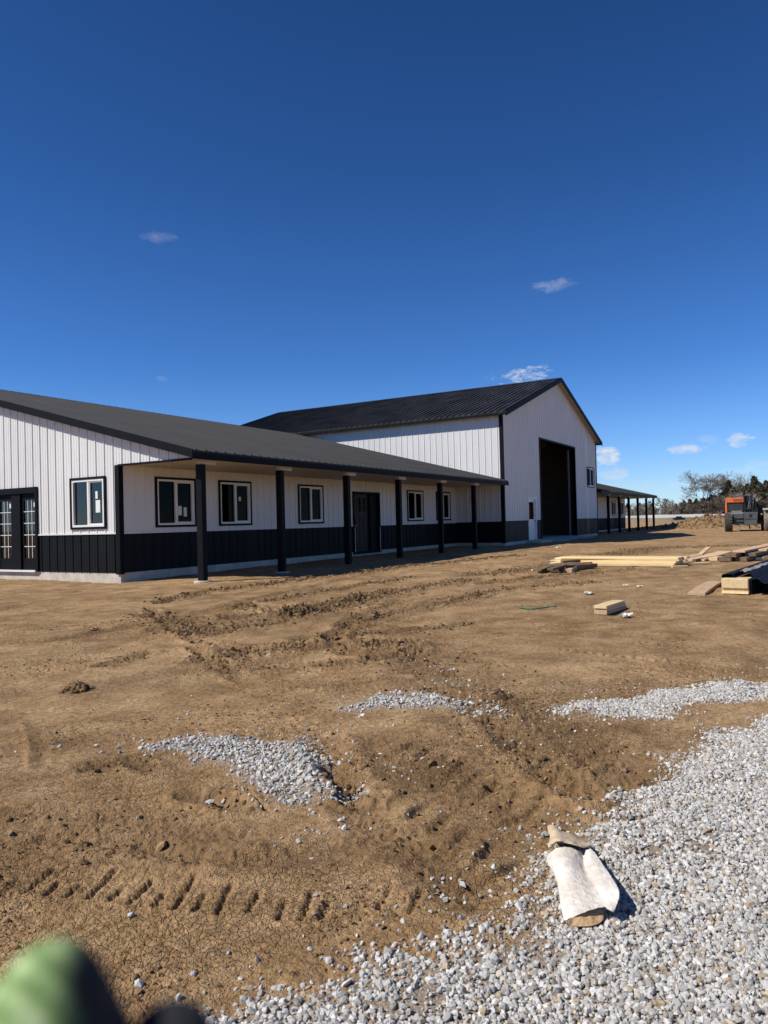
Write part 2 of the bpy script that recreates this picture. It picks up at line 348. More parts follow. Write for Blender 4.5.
# ---------------------------------------------------------------- ground sheet
def fast_mesh(name, V, F, smooth=False):
    me = bpy.data.meshes.new(name); V = np.ascontiguousarray(V, dtype=np.float32); F = np.ascontiguousarray(F, dtype=np.int32)
    me.vertices.add(len(V)); me.vertices.foreach_set('co', V.ravel()); k = F.shape[1]
    me.loops.add(F.size); me.loops.foreach_set('vertex_index', F.ravel()); me.polygons.add(len(F))
    me.polygons.foreach_set('loop_start', np.arange(0, F.size, k, dtype=np.int32)); me.polygons.foreach_set('loop_total', np.full(len(F), k, dtype=np.int32))
    me.polygons.foreach_set('use_smooth', np.full(len(F), smooth)); me.update(calc_edges=True)
    return me
def build_ground():
    rs = [1.55]
    while rs[-1] < 76: r = rs[-1]; rs.append(r+min(max(r*r/900*.85, .0035), .075+max(0, r-12)*.012))
    while rs[-1] < 160: rs.append(rs[-1]*1.03)
    while rs[-1] < 6000: rs.append(rs[-1]*1.12)
    rs = [.12, .4, .8, 1.2]+rs
    a0 = math.atan2(FW[1], FW[0]); half = math.radians(33); th = list(np.linspace(-half, half, 940))
    th += list(np.linspace(half, 2*math.pi-half, 120)[1:-1]); th = np.array(th)+a0
    R, A = np.meshgrid(np.array(rs), th, indexing='ij'); nr, na = R.shape
    x = (CX+R*np.cos(A)).ravel(); y = (CY+R*np.sin(A)).ravel()
    z, gm, dis = height(x, y)
    V = np.stack([x, y, z], 1); i = np.arange(nr-1)[:, None]*na; j = np.arange(na)[None, :]; j2 = (j+1) % na
    F = np.stack([i+j, i+na+j, i+na+j2, i+j2], -1).reshape(-1, 4)
    me = fast_mesh('ground', V, F, True)
    # close the small hole under the camera
    for nm, arr in (('grit', gm), ('worked', dis)):
        at_ = me.attributes.new(nm, 'FLOAT', 'POINT'); at_.data.foreach_set('value', arr.astype(np.float32))
    return me
gm_ = bpy.data.materials.new('bare_earth'); gm_.use_nodes = True; nt = gm_.node_tree; b = nt.nodes['Principled BSDF']
tc = nd(nt, 'ShaderNodeTexCoord'); P_ = tc.outputs['Object']
a1 = nd(nt, 'ShaderNodeAttribute', attribute_name='grit'); a2 = nd(nt, 'ShaderNodeAttribute', attribute_name='worked')
big = noise(nt, P_, .35, 5, .6); mid = noise(nt, P_, 2.6, 6, .65); fin = noise(nt, P_, 26, 6, .7); spk = noise(nt, P_, 110, 3, .6)
c = ramp(nt, mid, [(.34, (.222, .130, .058)), (.50, (.368, .228, .110)), (.66, (.51, .340, .183))])
c = mixc(nt, mathn(nt, 'MULTIPLY', big, .55), c, ramp(nt, big, [(.42, (.25, .148, .068)), (.58, (.51, .340, .183))]))
c = mixc(nt, 1.0, c, ramp(nt, fin, [(.30, (.45, .43, .40)), (.50, (.95, .95, .95)), (.72, (1.38, 1.38, 1.38))]), 'MULTIPLY')
c = mixc(nt, mathn(nt, 'MULTIPLY', a2.outputs['Fac'], .62), c, (.135, .083, .043))
gc = ramp(nt, spk, [(.3, (.20, .16, .12)), (.6, (.42, .39, .36))])
c = mixc(nt, mathn(nt, 'MULTIPLY', a1.outputs['Fac'], .6), c, gc)
nt.links.new(c, b.inputs['Base Color']); b.inputs['Roughness'].default_value = .95; b.inputs['Specular IOR Level'].default_value = .15
bp = nd(nt, 'ShaderNodeBump'); bp.inputs['Strength'].default_value = 1.0; bp.inputs['Distance'].default_value = .018
vo = nd(nt, 'ShaderNodeTexVoronoi', feature='DISTANCE_TO_EDGE'); vo.inputs['Scale'].default_value = 38; vo.inputs['Randomness'].default_value = 1
wp = nd(nt, 'ShaderNodeVectorMath', operation='ADD'); nn_ = nd(nt, 'ShaderNodeTexNoise'); nn_.inputs['Scale'].default_value = 60; nn_.inputs['Detail'].default_value = 3
sc_ = nd(nt, 'ShaderNodeVectorMath', operation='SCALE'); sc_.inputs['Scale'].default_value = .014; nt.links.new(P_, nn_.inputs['Vector']); nt.links.new(nn_.outputs['Color'], sc_.inputs[0])
nt.links.new(P_, wp.inputs[0]); nt.links.new(sc_.outputs[0], wp.inputs[1]); nt.links.new(wp.outputs[0], vo.inputs['Vector'])
ck = mathn(nt, 'MULTIPLY', vo.outputs['Distance'], 11.0, clamp=True); cmask = ramp(nt, noise(nt, P_, .9, 2), [(.42, (0, 0, 0)), (.56, (1, 1, 1))])
ckh = mathn(nt, 'MULTIPLY', mathn(nt, 'MULTIPLY', ck, cmask), mathn(nt, 'SUBTRACT', 1.0, a1.outputs['Fac'], clamp=True))
hsum = mathn(nt, 'ADD', mathn(nt, 'ADD', mathn(nt, 'MULTIPLY', fin, 1.0), mathn(nt, 'MULTIPLY', spk, .6)), mathn(nt, 'MULTIPLY', ckh, .35)); nt.links.new(hsum, bp.inputs['Height'])
nt.links.new(bp.outputs[0], b.inputs['Normal'])
gme = build_ground(); gme.materials.append(gm_)
gob = bpy.data.objects.new('ground', gme); COL.objects.link(gob); T(gob, kind='structure')

# ---------------------------------------------------------------- stones and clods
t_ = (1+5**.5)/2
ICO = np.array([(-1, t_, 0), (1, t_, 0), (-1, -t_, 0), (1, -t_, 0), (0, -1, t_), (0, 1, t_), (0, -1, -t_), (0, 1, -t_), (t_, 0, -1), (t_, 0, 1), (-t_, 0, -1), (-t_, 0, 1)])/math.hypot(1, t_)
ICF = np.array([(0, 11, 5), (0, 5, 1), (0, 1, 7), (0, 7, 10), (0, 10, 11), (1, 5, 9), (5, 11, 4), (11, 10, 2), (10, 7, 6), (7, 1, 8), (3, 9, 4), (3, 4, 2), (3, 2, 6), (3, 6, 8), (3, 8, 9), (4, 9, 5), (2, 4, 11), (6, 2, 10), (8, 6, 7), (9, 8, 1)])
def rocks(name, x, y, s, material, sink=.35, jit=.26, flat=(.55, .9), smooth=False, zoff=None):
    n = len(x); z, _, _ = height(x, y)
    v = ICO[None]*(1+rng.uniform(-jit, jit, (n, 12, 1)))+rng.uniform(-jit*.5, jit*.5, (n, 12, 3))
    sc = np.stack([rng.uniform(.75, 1.35, n), rng.uniform(.6, 1.0, n), rng.uniform(*flat, n)], 1); v = v*sc[:, None]
    q = rng.normal(size=(n, 4)); q[:, 1:3] *= .35; q /= np.linalg.norm(q, axis=1)[:, None]; a, b_, c_, d_ = q.T
    Rm = np.stack([1-2*(c_*c_+d_*d_), 2*(b_*c_-a*d_), 2*(b_*d_+a*c_), 2*(b_*c_+a*d_), 1-2*(b_*b_+d_*d_), 2*(c_*d_-a*b_), 2*(b_*d_-a*c_), 2*(c_*d_+a*b_), 1-2*(b_*b_+c_*c_)], 1).reshape(n, 3, 3)
    v = np.einsum('nij,nkj->nki', Rm, v)*s[:, None, None]
    zz = z+s*(1-2*sink)*.55
    if zoff is not None: zz = zz+zoff
    v += np.stack([x, y, zz], 1)[:, None]
    F = (ICF[None]+(np.arange(n)*12)[:, None, None]).reshape(-1, 3)
    me = fast_mesh(name, v.reshape(-1, 3), F, smooth); me.materials.append(material)
    o = bpy.data.objects.new(name, me); COL.objects.link(o); return o
def stone_mat(name, stops, rough=.8, spec=.3):
    m = bpy.data.materials.new(name); m.use_nodes = True; nt = m.node_tree; b = nt.nodes['Principled BSDF']
    g = nd(nt, 'ShaderNodeNewGeometry'); tc = nd(nt, 'ShaderNodeTexCoord')
    c = ramp(nt, g.outputs['Random Per Island'], stops); f = noise(nt, tc.outputs['Object'], 90, 4, .7)
    c = mixc(nt, 1.0, c, ramp(nt, f, [(.3, (.80, .79, .78)), (.7, (1.1, 1.1, 1.1))]), 'MULTIPLY')
    nt.links.new(c, b.inputs['Base Color']); b.inputs['Roughness'].default_value = rough; b.inputs['Specular IOR Level'].default_value = spec
    bp = nd(nt, 'ShaderNodeBump'); bp.inputs['Strength'].default_value = .4; bp.inputs['Distance'].default_value = .004; nt.links.new(f, bp.inputs['Height']); nt.links.new(bp.outputs[0], b.inputs['Normal'])
    return m
limestone = stone_mat('limestone', [(0, (.25, .235, .21)), (.22, (.40, .385, .355)), (.6, (.52, .505, .475)), (.86, (.64, .625, .59)), (.91, (.48, .40, .30)), (1, (.34, .25, .16))])
clod_mat = stone_mat('clod_earth', [(0, (.12, .072, .035)), (.5, (.20, .124, .062)), (1, (.30, .20, .11))], .95, .1)
def scatter_gravel():
    X = []; Y = []; S = []; Zo = []
    def grab(n, x0, x1, y0, y1, f, s0, s1):
        x = rng.uniform(x0, x1, n); y = rng.uniform(y0, y1, n); pr, zo = f(x, y); k = rng.random(n) < pr
        x, y = x[k], y[k]; X.append(x); Y.append(y); S.append(rng.lognormal(math.log((s0+s1)/2), .42, k.sum()).clip(s0*.45, s1*1.7)); Zo.append(zo[k])
    def dens(lo=-.10, hi=.16, pw=1.0):
        def f(x, y):
            g = gravel_mask(x, y); bare = sst(gn(x*2.6, y*2.6, 81)+.6*gn(x*8, y*8, 82), .42, .85)
            pr = sst(g, lo, hi)**pw*(1-.75*bare); return pr, rng.random(len(x))*.005*sst(g, .02, .2)
        return f
    def box(pl, m=.3): xs = [q[0] for q in pl]; ys = [q[1] for q in pl]; return min(xs)-m, max(xs)+m, min(ys)-m, max(ys)+m
    # main gravel: fine inside the visible wedge, coarser and sparser where it only continues sideways
    def cone(f, inside, rmin=1.5, rmax=99):
        def g(x, y):
            a = (x-CX)*RT[0]+(y-CY)*RT[1]; d = (x-CX)*math.cos(YAW)+(y-CY)*math.sin(YAW); ins = (d > 1.2) & (np.abs(a) < d*.60+.25) & (np.hypot(x-CX, y-CY) < rmax)
            pr, zo = f(x, y); return pr*(ins if inside else ~ins), zo
        return g
    grab(380000, -11.2, -5.6, -17.0, -12.2, cone(dens(), True), .0056, .0078)
    grab(60000, -13.5, -1.5, -20, -11.5, cone(dens(), False), .012, .016)
    grab(30000, -5.6, -1.5, -20, -11.5, cone(dens(), True), .0085, .012)
    for pl, n in ((pB, 17000), (pC, 8500)): grab(n, *box(pl), dens(-.05, .20), .0065, .0095)
    grab(24000, *box(pD), dens(-.06, .26, 1.5), .0075, .0105)
    # loose stones strewn over the dirt round the patches
    def loose(x, y):
        g = gravel_mask(x, y); pr = .55*np.exp(-np.clip(-g, 0, 9)/.22)*sst(gn(x*1.7, y*1.7, 83), -.3, .4)*(g < .02)+.010*sst(gn(x*.7, y*.7, 85), -.4, .5); return pr, np.zeros(len(x))
    grab(42000, -11.5, -3.5, -15.5, -7.5, loose, .0045, .0095)
    def strip(x, y):
        d = np.minimum(segdist(x, y, RUTS[18][0]), segdist(x, y, RUTS[20][0])); return .5*np.exp(-(d/.25)**2)*sst(gn(x*2.5, y*2.5, 84), -.3, .5), np.zeros(len(x))
    grab(12000, -10, -5, -14.5, -10, strip, .005, .009)
    X, Y, S, Zo = map(np.concatenate, (X, Y, S, Zo)); d = np.hypot(X-CX, Y-CY); k = d > .25
    return rocks('gravel', X[k], Y[k], S[k], limestone, .3, .24, (.5, .85), zoff=Zo[k])
T(scatter_gravel(), 'pale grey crushed stone lying in a broad sheet and thin patches on the dirt', 'gravel', kind='stuff')
def scatter_clods():
    X = []; Y = []; S = []
    for pl, wd, dp, cl in RUTS:
        if cl <= .012: continue
        for (a, b_) in zip(pl[:-1], pl[1:]):
            L = math.hypot(b_[0]-a[0], b_[1]-a[1]); n = int(L*340*min(1.4, wd/.1)*cl/.05); t = rng.random(n)
            nx, ny = -(b_[1]-a[1])/L, (b_[0]-a[0])/L; off = rng.normal(0, wd*1.3, n)
            x = a[0]+(b_[0]-a[0])*t+nx*off; y = a[1]+(b_[1]-a[1])*t+ny*off
            X.append(x); Y.append(y); dd = np.hypot(x-CX, y-CY).mean(); S.append(rng.lognormal(math.log(.0042+.00055*dd), .55, n).clip(.0025, .035))
    n = 110000; r = 2+rng.random(n)**1.0*9; a0 = math.atan2(FW[1], FW[0]); th = a0+rng.uniform(-.62, .62, n); x = CX+r*np.cos(th); y = CY+r*np.sin(th)
    k = rng.random(n) < sst(gn(x*.8, y*.8, 31)+.5*gn(x*3, y*3, 32), -.1, .7); X.append(x[k]); Y.append(y[k]); S.append(rng.lognormal(math.log(.0034), .5, k.sum()).clip(.0018, .014))
    n = 2600; th = rng.normal(1.0, 3.4, n); lb = rng.normal(-.3, 1.6, n); X.append(MOUND[0]+RT[0]*th+FW[0]*lb); Y.append(MOUND[1]+RT[1]*th+FW[1]*lb); S.append(rng.lognormal(math.log(.05), .5, n).clip(.02, .16))
    return rocks('soil_clods', np.concatenate(X), np.concatenate(Y), np.concatenate(S), clod_mat, .45, .36, (.45, .85), smooth=False)
T(scatter_clods(), 'brown lumps of churned dry soil along the tyre ruts', 'soil clods', kind='stuff')

# ---------------------------------------------------------------- buildings
LW = 18.975; PD = 2.335; ZF = .175; ZW = 1.115; BW = 16.47; BY1 = 16.3
XB0, XB1 = LW, LW+BW; WY1 = 18.0; XF1 = LW+36.1
def wallp(lo, up, tr, O, u, n, L, z0, zs, ztop, ops, brks=(), off=.1, th=.12, ribw=.045, ribh=.02, pitch=.305):
    """ribbed steel wall: lo / up / tr builders for wainscot, siding and base trims"""
    def P(s, h, z): return (O[0]+u[0]*s+n[0]*h, O[1]+u[1]*s+n[1]*h, z)
    bs = sorted(set([0, L]+list(brks)+[q for o in ops for q in (o[0], o[1]) if 0 < q < L]))
    def ivs(a, b):
        m = (a+b)/2; iv = [(z0, None)]
        cut = sorted([(o[2], o[3]) for o in ops if o[0]-1e-6 <= m <= o[1]+1e-6]); out = []; cur = z0
        for c0, c1 in cut:
            if c0 > cur+1e-4: out.append((cur, c0))
            cur = max(cur, c1)
        out.append((cur, 1e9)); return out
    def slabs(a, b, h0, h1, trap=0):
        for (p, q) in ivs(a, b):
            for (mb, q0, q1) in ((lo, p, min(q, zs)), (up, max(p, zs), q)):
                if mb is None or q1 <= q0+1e-4: continue
                ta, tb = (ztop(a), ztop(b)) if q1 > 1e8 else (q1, q1)
                if ta <= q0 and tb <= q0: continue
                mb.hexa([P(a, h0, q0), P(b, h0, q0), P(b-trap, h1, q0), P(a+trap, h1, q0), P(a, h0, ta), P(b, h0, tb), P(b-trap, h1, tb), P(a+trap, h1, ta)])
    for a, b in zip(bs[:-1], bs[1:]):
        if b-a > 1e-4: slabs(a, b, -th, 0)
    k = 0
    while off+k*pitch+ribw < L:
        s = off+k*pitch; bad = any(s < q < s+ribw for q in bs)
        if not bad:
            slabs(s, s+ribw, -.002, ribh, .012)
            for e in (.102, .203):
                if s+e+.02 < L and not any(s+e < q < s+e+.02 for q in bs): slabs(s+e, s+e+.018, -.002, .0045, .006)
        k += 1
def fr(O, u, n):
    def P(s, h, z): return (O[0]+u[0]*s+n[0]*h, O[1]+u[1]*s+n[1]*h, z)
    def B(mb, s0, s1, h0, h1, z0, z1):
        return mb.hexa([P(s0, h0, z0), P(s1, h0, z0), P(s1, h1, z0), P(s0, h1, z0), P(s0, h0, z1), P(s1, h0, z1), P(s1, h1, z1), P(s0, h1, z1)])
    return P, B
def ring(B, mb, s0, s1, z0, z1, w_, h0, h1):
    B(mb, s0, s1, h0, h1, z0, z0+w_); B(mb, s0, s1, h0, h1, z1-w_, z1); B(mb, s0, s0+w_, h0, h1, z0+w_, z1-w_); B(mb, s1-w_, s1, h0, h1, z0+w_, z1-w_)
def window(par, org, O, u, n, s0, s1, z0, z1, pane_mark=None, flip=False):
    P, B = fr(O, u, n); f = MB(); a, b_, c0, c1 = s0+.055, s1-.055, z0+.055, z1-.055
    ring(B, f, a, b_, c0, c1, .05, -.09, .028); m = (a+b_)/2
    B(f, m-.028, m+.028, -.06, .018, c0+.05, c1-.05)
    q0, q1 = (m+.028, b_-.05) if not flip else (a+.05, m-.028)
    ring(B, f, q0, q1, c0+.05, c1-.05, .03, -.045, .010)
    w = f.build('window', vinyl, par, org)
    t = MB(); ring(B, t, s0, s1, z0, z1, .055, -.10, .04); t.build('trim', trim_black, w, org)
    for (p, q) in ((a+.05, m-.028), (m+.028, b_-.05)):
        g = MB(); B(g, p+.002, q-.002, -.035, -.030, c0+.052, c1-.052); g.build('pane', pane_glass, w, org)
    if pane_mark:
        for (fs, fz, ws, hs) in pane_mark:
            g = MB(); sx = a+.05+(b_-a-.1)*fs; sz = c0+.05+(c1-c0-.1)*fz; B(g, sx-ws, sx+ws, -.029, -.027, sz-hs, sz+hs); g.build('pane_mark', mark_white, w, org)  # flat white rectangle just in front of the glass
    return w
def roofslab(O, ax, L, sl, run, slope, th=.05, pitch=.305, z_is=None):
    """O eave corner (top z); ax unit along eave; sl unit horizontal up-slope"""
    mb = MB(); ax = np.array([*ax, 0.]); s = np.array([*sl, 0.]); O = np.array(O, float); top = s*run+np.array([0, 0, slope*run]); dn = np.array([0, 0, -th])
    c = [O, O+ax*L, O+ax*L+top, O+top]; mb.hexa([q+dn for q in c]+c)
    nrm = np.cross(ax, top); nrm /= np.linalg.norm(nrm)
    if nrm[2] < 0: nrm = -nrm
    k = .08
    while k+.05 < L:
        a = O+ax*k-s*.02-np.array([0, 0, .02*slope]); e = top+s*.02
        mb.hexa([a, a+ax*.05, a+ax*.05+e, a+e, a+nrm*.045+ax*.014, a+nrm*.045+ax*.036, a+nrm*.045+ax*.036+e, a+nrm*.045+ax*.014+e]); k += pitch
    return mb
SLP = .261; EZ = 2.88; EY = -PD-.25
def rz(y): return EZ+SLP*(y-EY) if y <= 9 else EZ+SLP*(9-EY)-SLP*(y-9)
def post(par, org, x, y, zt=2.61, zb=-.03):
    m = MB().box(x-.072, x+.072, y-.085, y+.085, zb, zt); o = m.build('porch_post', trim_black, par, org, bevel=.006)
    MB().lathe([(.21, -.1), (.20, .012), (.18, .02)], (x, y, 0), (0, 0, 1), 18).build('footing', concrete, o, org)
    MB().box(x-.05, x+.42, y-.07, y+.07, 2.612, 2.72).build('post_cap', soffit_tan, o, org)
def wing(name, x0, x1, xw1, label, wins, doors, posts, near):
    org = (x0, 0, 0); R = T(empty(name, org), label, 'building')
    xw0 = x0
    lo, up = MB(), MB()
    ops = [(w_[0]-x0, w_[1]-x0, w_[2], w_[3]) for w_ in wins]+[(d[0]-x0, d[1]-x0, ZF, d[3]) for d in doors]
    wallp(lo, up, None, (x0, 0), (1, 0), (0, -1), xw1-x0, ZF, ZW, lambda s: 2.73, ops)
    lo.build('porch_wainscot', dark_steel, R, org); up.build('porch_siding', white_steel, R, org)
    P, B = fr((x0, 0), (1, 0), (0, -1))
    tm = MB(); edges = sorted([0]+[q for o in ops if o[2] < ZW < o[3] for q in o[:2]]+[xw1-x0])
    for a, b_ in zip(edges[::2], edges[1::2]): B(tm, a, b_, -.01, .026, ZW-.02, ZW+.012)
    tm.build('wainscot_cap', white_steel, R, org)
    for w_ in wins: window(R, org, (x0, 0), (1, 0), (0, -1), w_[0]-x0, w_[1]-x0, w_[2], w_[3], w_[4] if len(w_) > 4 else None)
    # foundation + interior floor
    MB().box(x0+.012, xw1-.012, .012, WY1-.012, -.3, ZF).build('foundation', concrete, R, org)
    MB().box(x0+.15, xw1-.15, 5.0, 5.1, ZF+.003, 2.72).build('interior_wall', osb, R, org)
    MB().box(x0+.13, xw1-.13, .13, WY1-.13, 2.74, 2.77).build('ceiling_board', osb, R, org)
    # back and end walls
    # porch: ceiling, fascia, posts
    xs0, xs1 = (x0+.02, x1-.02)
    MB().box(xs0, xs1, EY+.03, -.005, 2.722, 2.742).build('porch_ceiling', soffit_tan, R, org)
    fa = MB().box(x0-.20 if near else x0+.36, x1+(.0 if near else .12), EY-.005, EY+.02, 2.695, EZ-.045); fa.build('eave_fascia', trim_black, R, org)
    for px in posts: post(R, org, px, -PD)
    # roof: two ribbed slopes and cap
    xr0 = x0-.22 if near else x0+.02; xr1 = x1-.01 if near else x1+.15
    rf = roofslab((xr0, EY, EZ), (1, 0), xr1-xr0, (0, 1), 9-EY, SLP)
    r2 = roofslab((xr0, 18-EY, EZ), (1, 0), xr1-xr0, (0, -1), 9-EY, SLP); rf.add(r2.v, r2.f)
    ro = rf.build('roof', roof_steel, R, org)
    cap = MB(); zr = rz(9)
    cap.prism([(xr0, 8.8, zr-.03), (xr0, 9, zr+.035), (xr0, 9.2, zr-.03), (xr0, 9, zr-.0)], (xr1-xr0, 0, 0)); cap.build('ridge_cap', roof_steel, ro, org)
    # gable end(s)
    ends = [(x0, -1, (0, -1))] if near else [(xw1, 1, (0, 1))]
    for gx, sg, _ in ends:
        L = WY1+PD
        if near:   # s runs from y=-PD to WY1
            def zt(s): return rz(s-PD)-.05
            gops = [(0, PD, -1, 2.74)]+[(a+PD, b_+PD, c, d) for (a, b_, c, d) in [(.446, 1.74, 1.228, 2.493), (3.045, 5.25, ZF, 2.353)]]
            lo, up = MB(), MB(); wallp(lo, up, None, (gx, -PD), (0, 1), (-1, 0), L, ZF, ZW, zt, gops, brks=(9+PD,), off=.06)
        else:
            def zt(s): return rz(WY1-s)-.05
            lo, up = MB(), MB(); wallp(lo, up, None, (gx, WY1), (0, -1), (1, 0), WY1, ZF, ZW, zt, [], brks=(9,), off=.06)
        lb, ub = MB(), MB(); wallp(lb, ub, None, (xw1, WY1), (-1, 0), (0, 1), xw1-x0, ZF, ZW, lambda s: rz(WY1)-.06, []); lb.build('back_wainscot', dark_steel, R, org); ub.build('back_siding', white_steel, R, org)
        lo.build('gable_wainscot', dark_steel, R, org); up.build('gable_siding', white_steel, R, org)
    # rake trims along the roof ends
    rk = MB()
    for xe in ([xr0] if near else [xr1]):
        d = .03 if near else -.03
        for (ya, yb) in ((EY-.02, 9), (18-EY+.02, 9)):
            za, zb = EZ-.02*SLP, rz(9)
            rk.hexa([(xe-.006, ya, za-.165), (xe+d, ya, za-.165), (xe+d, yb, zb-.165), (xe-.006, yb, zb-.165), (xe-.006, ya, za+.022), (xe+d, ya, za+.022), (xe+d, yb, zb+.022), (xe-.006, yb, zb+.022)] if yb > ya else
                    [(xe+d, ya, za-.165), (xe-.006, ya, za-.165), (xe-.006, yb, zb-.165), (xe+d, yb, zb-.165), (xe+d, ya, za+.022), (xe-.006, ya, za+.022), (xe-.006, yb, zb+.022), (xe+d, yb, zb+.022)])
    rk.build('rake_trim', trim_black, R, org)
    return R, org
# near wing -------------------------------------------------------
mark_pair = [(.64, .30, .065, .12), (.80, .27, .055, .12)]
wins = [(1.091, 2.471, 1.228, 2.493, mark_pair), (3.3525, 4.707, 1.228, 2.493, [(.70, .62, .045, .06)]), (6.973, 8.355, 1.228, 2.493), (14.26, 15.674, 1.228, 2.493), (16.913, 18.346, 1.228, 2.493)]
R1, o1 = wing('porch_wing', 0, LW, LW-.01, 'long low wing with covered porch and sunlit white gable end at the left', wins, [(10.173, 12.06, ZF, 2.34)],
              [.288, 3.116, 6.241, 9.36, 12.508, 15.62], True)
window(R1, o1, (0, 0), (0, 1), (-1, 0), .446, 1.74, 1.228, 2.493, [(.22, .42, .08, .15), (.26, .68, .04, .09)], True)
P, B = fr((0, 0), (0, 1), (-1, 0))
tm = MB(); B(tm, 0, 3.045, -.01, .028, ZW-.018, ZW+.014); B(tm, 5.25, WY1, -.01, .028, ZW-.018, ZW+.014); tm.build('wainscot_cap', white_steel, R1, o1)
tm = MB(); B(tm, -PD-.02, .0, -.03, .03, 2.695, 2.74); tm.build('porch_header_trim', trim_black, R1, o1)
tm = MB(); tm.box(-.032, .10, -.032, 0, ZF-.03, 2.72); tm.box(-.032, 0, 0, .11, ZF-.03, 2.72); tm.build('corner_trim', trim_black, R1, o1)
# glazed double entrance in the gable end: two narrow leaves with a wide post between
fo = MB(); B(fo, 3.045, 3.13, -.12, .045, ZF, 2.353); B(fo, 5.165, 5.25, -.12, .045, ZF, 2.353); B(fo, 3.13, 5.165, -.12, .045, 2.20, 2.353); B(fo, 3.80, 4.16, -.12, .01, ZF, 2.2); B(fo, 4.82, 5.165, -.12, .01, ZF, 2.2)
dr = fo.build('glazed_entrance', trim_black, R1, o1)
B(sb := MB(), 3.13, 5.165, -.02, .07, ZF-.01, ZF+.035); sb.build('threshold', vinyl, dr, o1)
for (a, b_) in ((3.13, 3.80), (4.16, 4.82)):
    lf = MB(); B(lf, a, a+.10, -.09, -.04, ZF+.035, 2.2); B(lf, b_-.09, b_, -.09, -.04, ZF+.035, 2.2); B(lf, a+.10, b_-.09, -.09, -.04, ZF+.035, ZF+.34); B(lf, a+.10, b_-.09, -.09, -.04, 2.03, 2.2)
    lf.build('door_leaf', trim_black, dr, o1)
    g = MB(); B(g, a+.10, b_-.09, -.068, -.062, ZF+.34, 2.03); g.build('pane', pane_glass, dr, o1)
    mu = MB()
    for k in (1, 2): s = a+.10+(b_-a-.19)*k/3; B(mu, s-.007, s+.007, -.060, -.050, ZF+.34, 2.03)
    for k in (1, 2, 3, 4): z = ZF+.34+(2.03-ZF-.34)*k/5; B(mu, a+.10, b_-.09, -.049, -.040, z-.008, z+.008)
    mu.build('muntins', vinyl, dr, o1)
    g = MB(); B(g, a+.13, a+.19, -.0615, -.0607, 1.84, 1.96); g.build('pane_mark', mark_white, dr, o1)  # small white rectangle near the top of each leaf's glass
# porch entrance door
P, B = fr((0, 0), (1, 0), (0, -1))
fo = MB(); ring(B, fo, 10.173, 12.06, ZF-.08, 2.34, .085, -.12, .04); B(fo, 11.33, 11.42, -.12, .03, ZF, 2.26); dr = fo.build('porch_door', trim_black, R1, o1)
lf = MB(); B(lf, 10.258, 11.33, -.09, -.045, ZF+.01, 1.62); B(lf, 10.258, 10.50, -.09, -.045, 1.62, 2.25); B(lf, 11.09, 11.33, -.09, -.045, 1.62, 2.25); B(lf, 10.5, 11.09, -.09, -.045, 2.12, 2.25)
B(lf, 10.78, 10.81, -.085, -.04, 1.62, 2.12); B(lf, 10.5, 11.09, -.084, -.042, 1.86, 1.88)
for k in range(3): B(lf, 10.42+k*.27, 10.62+k*.27, -.045, -.035, ZF+.15, 1.45)
lf.build('door_leaf', brown_door, dr, o1)
g = MB(); B(g, 10.5, 11.09, -.07, -.064, 1.62, 2.12); g.build('pane', pane_glass, dr, o1)
lf = MB(); B(lf, 11.42, 11.975, -.09, -.05, ZF+.01, 2.25); lf.build('side_panel', trim_black, dr, o1)
MB().tube([(10.36, -.0, 1.12), (10.36, -.06+.03, 1.12)], .03, 8).build('handle', metal_grey, dr, o1)
tm = MB(); B(tm, 10.235, 10.255, .04, .05, ZF, 1.05); B(tm, 11.99, 12.01, .04, .05, ZF, 1.05); tm.build('protective_strip', vinyl, dr, o1)

# barn ------------------------------------------------------------
ob = (XB0, -PD, 0); RB = T(empty('tall_barn', ob), 'tall white metal barn with dark gable roof and a huge open doorway', 'barn')
BE = 6.07; XM = XB0+BW/2; BS = .325; RZB = 8.74
def bz(x): return RZB-BS*abs(x-XM)
lo, up = MB(), MB()
lo_l, up_l = MB(), MB(); wallp(lo_l, up_l, None, (XB0, -PD), (0, 1), (-1, 0), BY1+PD, ZF, ZW, lambda s: BE-.05, [], off=.2)
lo_l.build('side_wainscot', dark_steel, RB, ob); up_l.build('side_siding', white_steel, RB, ob); lo_l, up_l = MB(), MB(); wallp(lo_l, up_l, None, (XB1, BY1), (0, -1), (1, 0), BY1+PD, ZF, ZW, lambda s: BE-.05, [], off=.2)
lo_l.build('side_wainscot', dark_steel, RB, ob); up_l.build('side_siding', white_steel, RB, ob)
bops = [(5.20, 11.52, -1, 5.21), (3.168, 4.361, ZF, 2.25), (14.157, 15.828, 3.04, 4.287)]
wallp(lo, up, None, (XB0, -PD), (1, 0), (0, -1), BW, ZF, ZW, lambda s: bz(XB0+s)-.05, bops, brks=(BW/2,), off=.12)
lb, ub = MB(), MB(); wallp(lb, ub, None, (XB1, BY1), (-1, 0), (0, 1), BW, ZF, ZW, lambda s: bz(XB1-s)-.05, [], brks=(BW/2,), off=.12)
lb.build('back_wainscot', dark_steel, RB, ob); ub.build('back_siding', white_steel, RB, ob)
wains_bounce = mat('front_wainscot', (.026, .021, .019), .5, 0, .12, 1.5, .05, 3, spec=.25)  # charcoal wainscot with brown reflected light mixed into its colour
lo.build('front_wainscot', wains_bounce, RB, ob); up.build('front_siding', white_steel, RB, ob)
P, B = fr((XB0, -PD), (1, 0), (0, -1))
tm = MB()
for a, b_ in ((.1, 3.168), (4.361, 5.12), (11.6, BW-.1)): B(tm, a, b_, -.01, .028, ZW-.018, ZW+.012)
tm.build('wainscot_cap', trim_black, RB, ob)
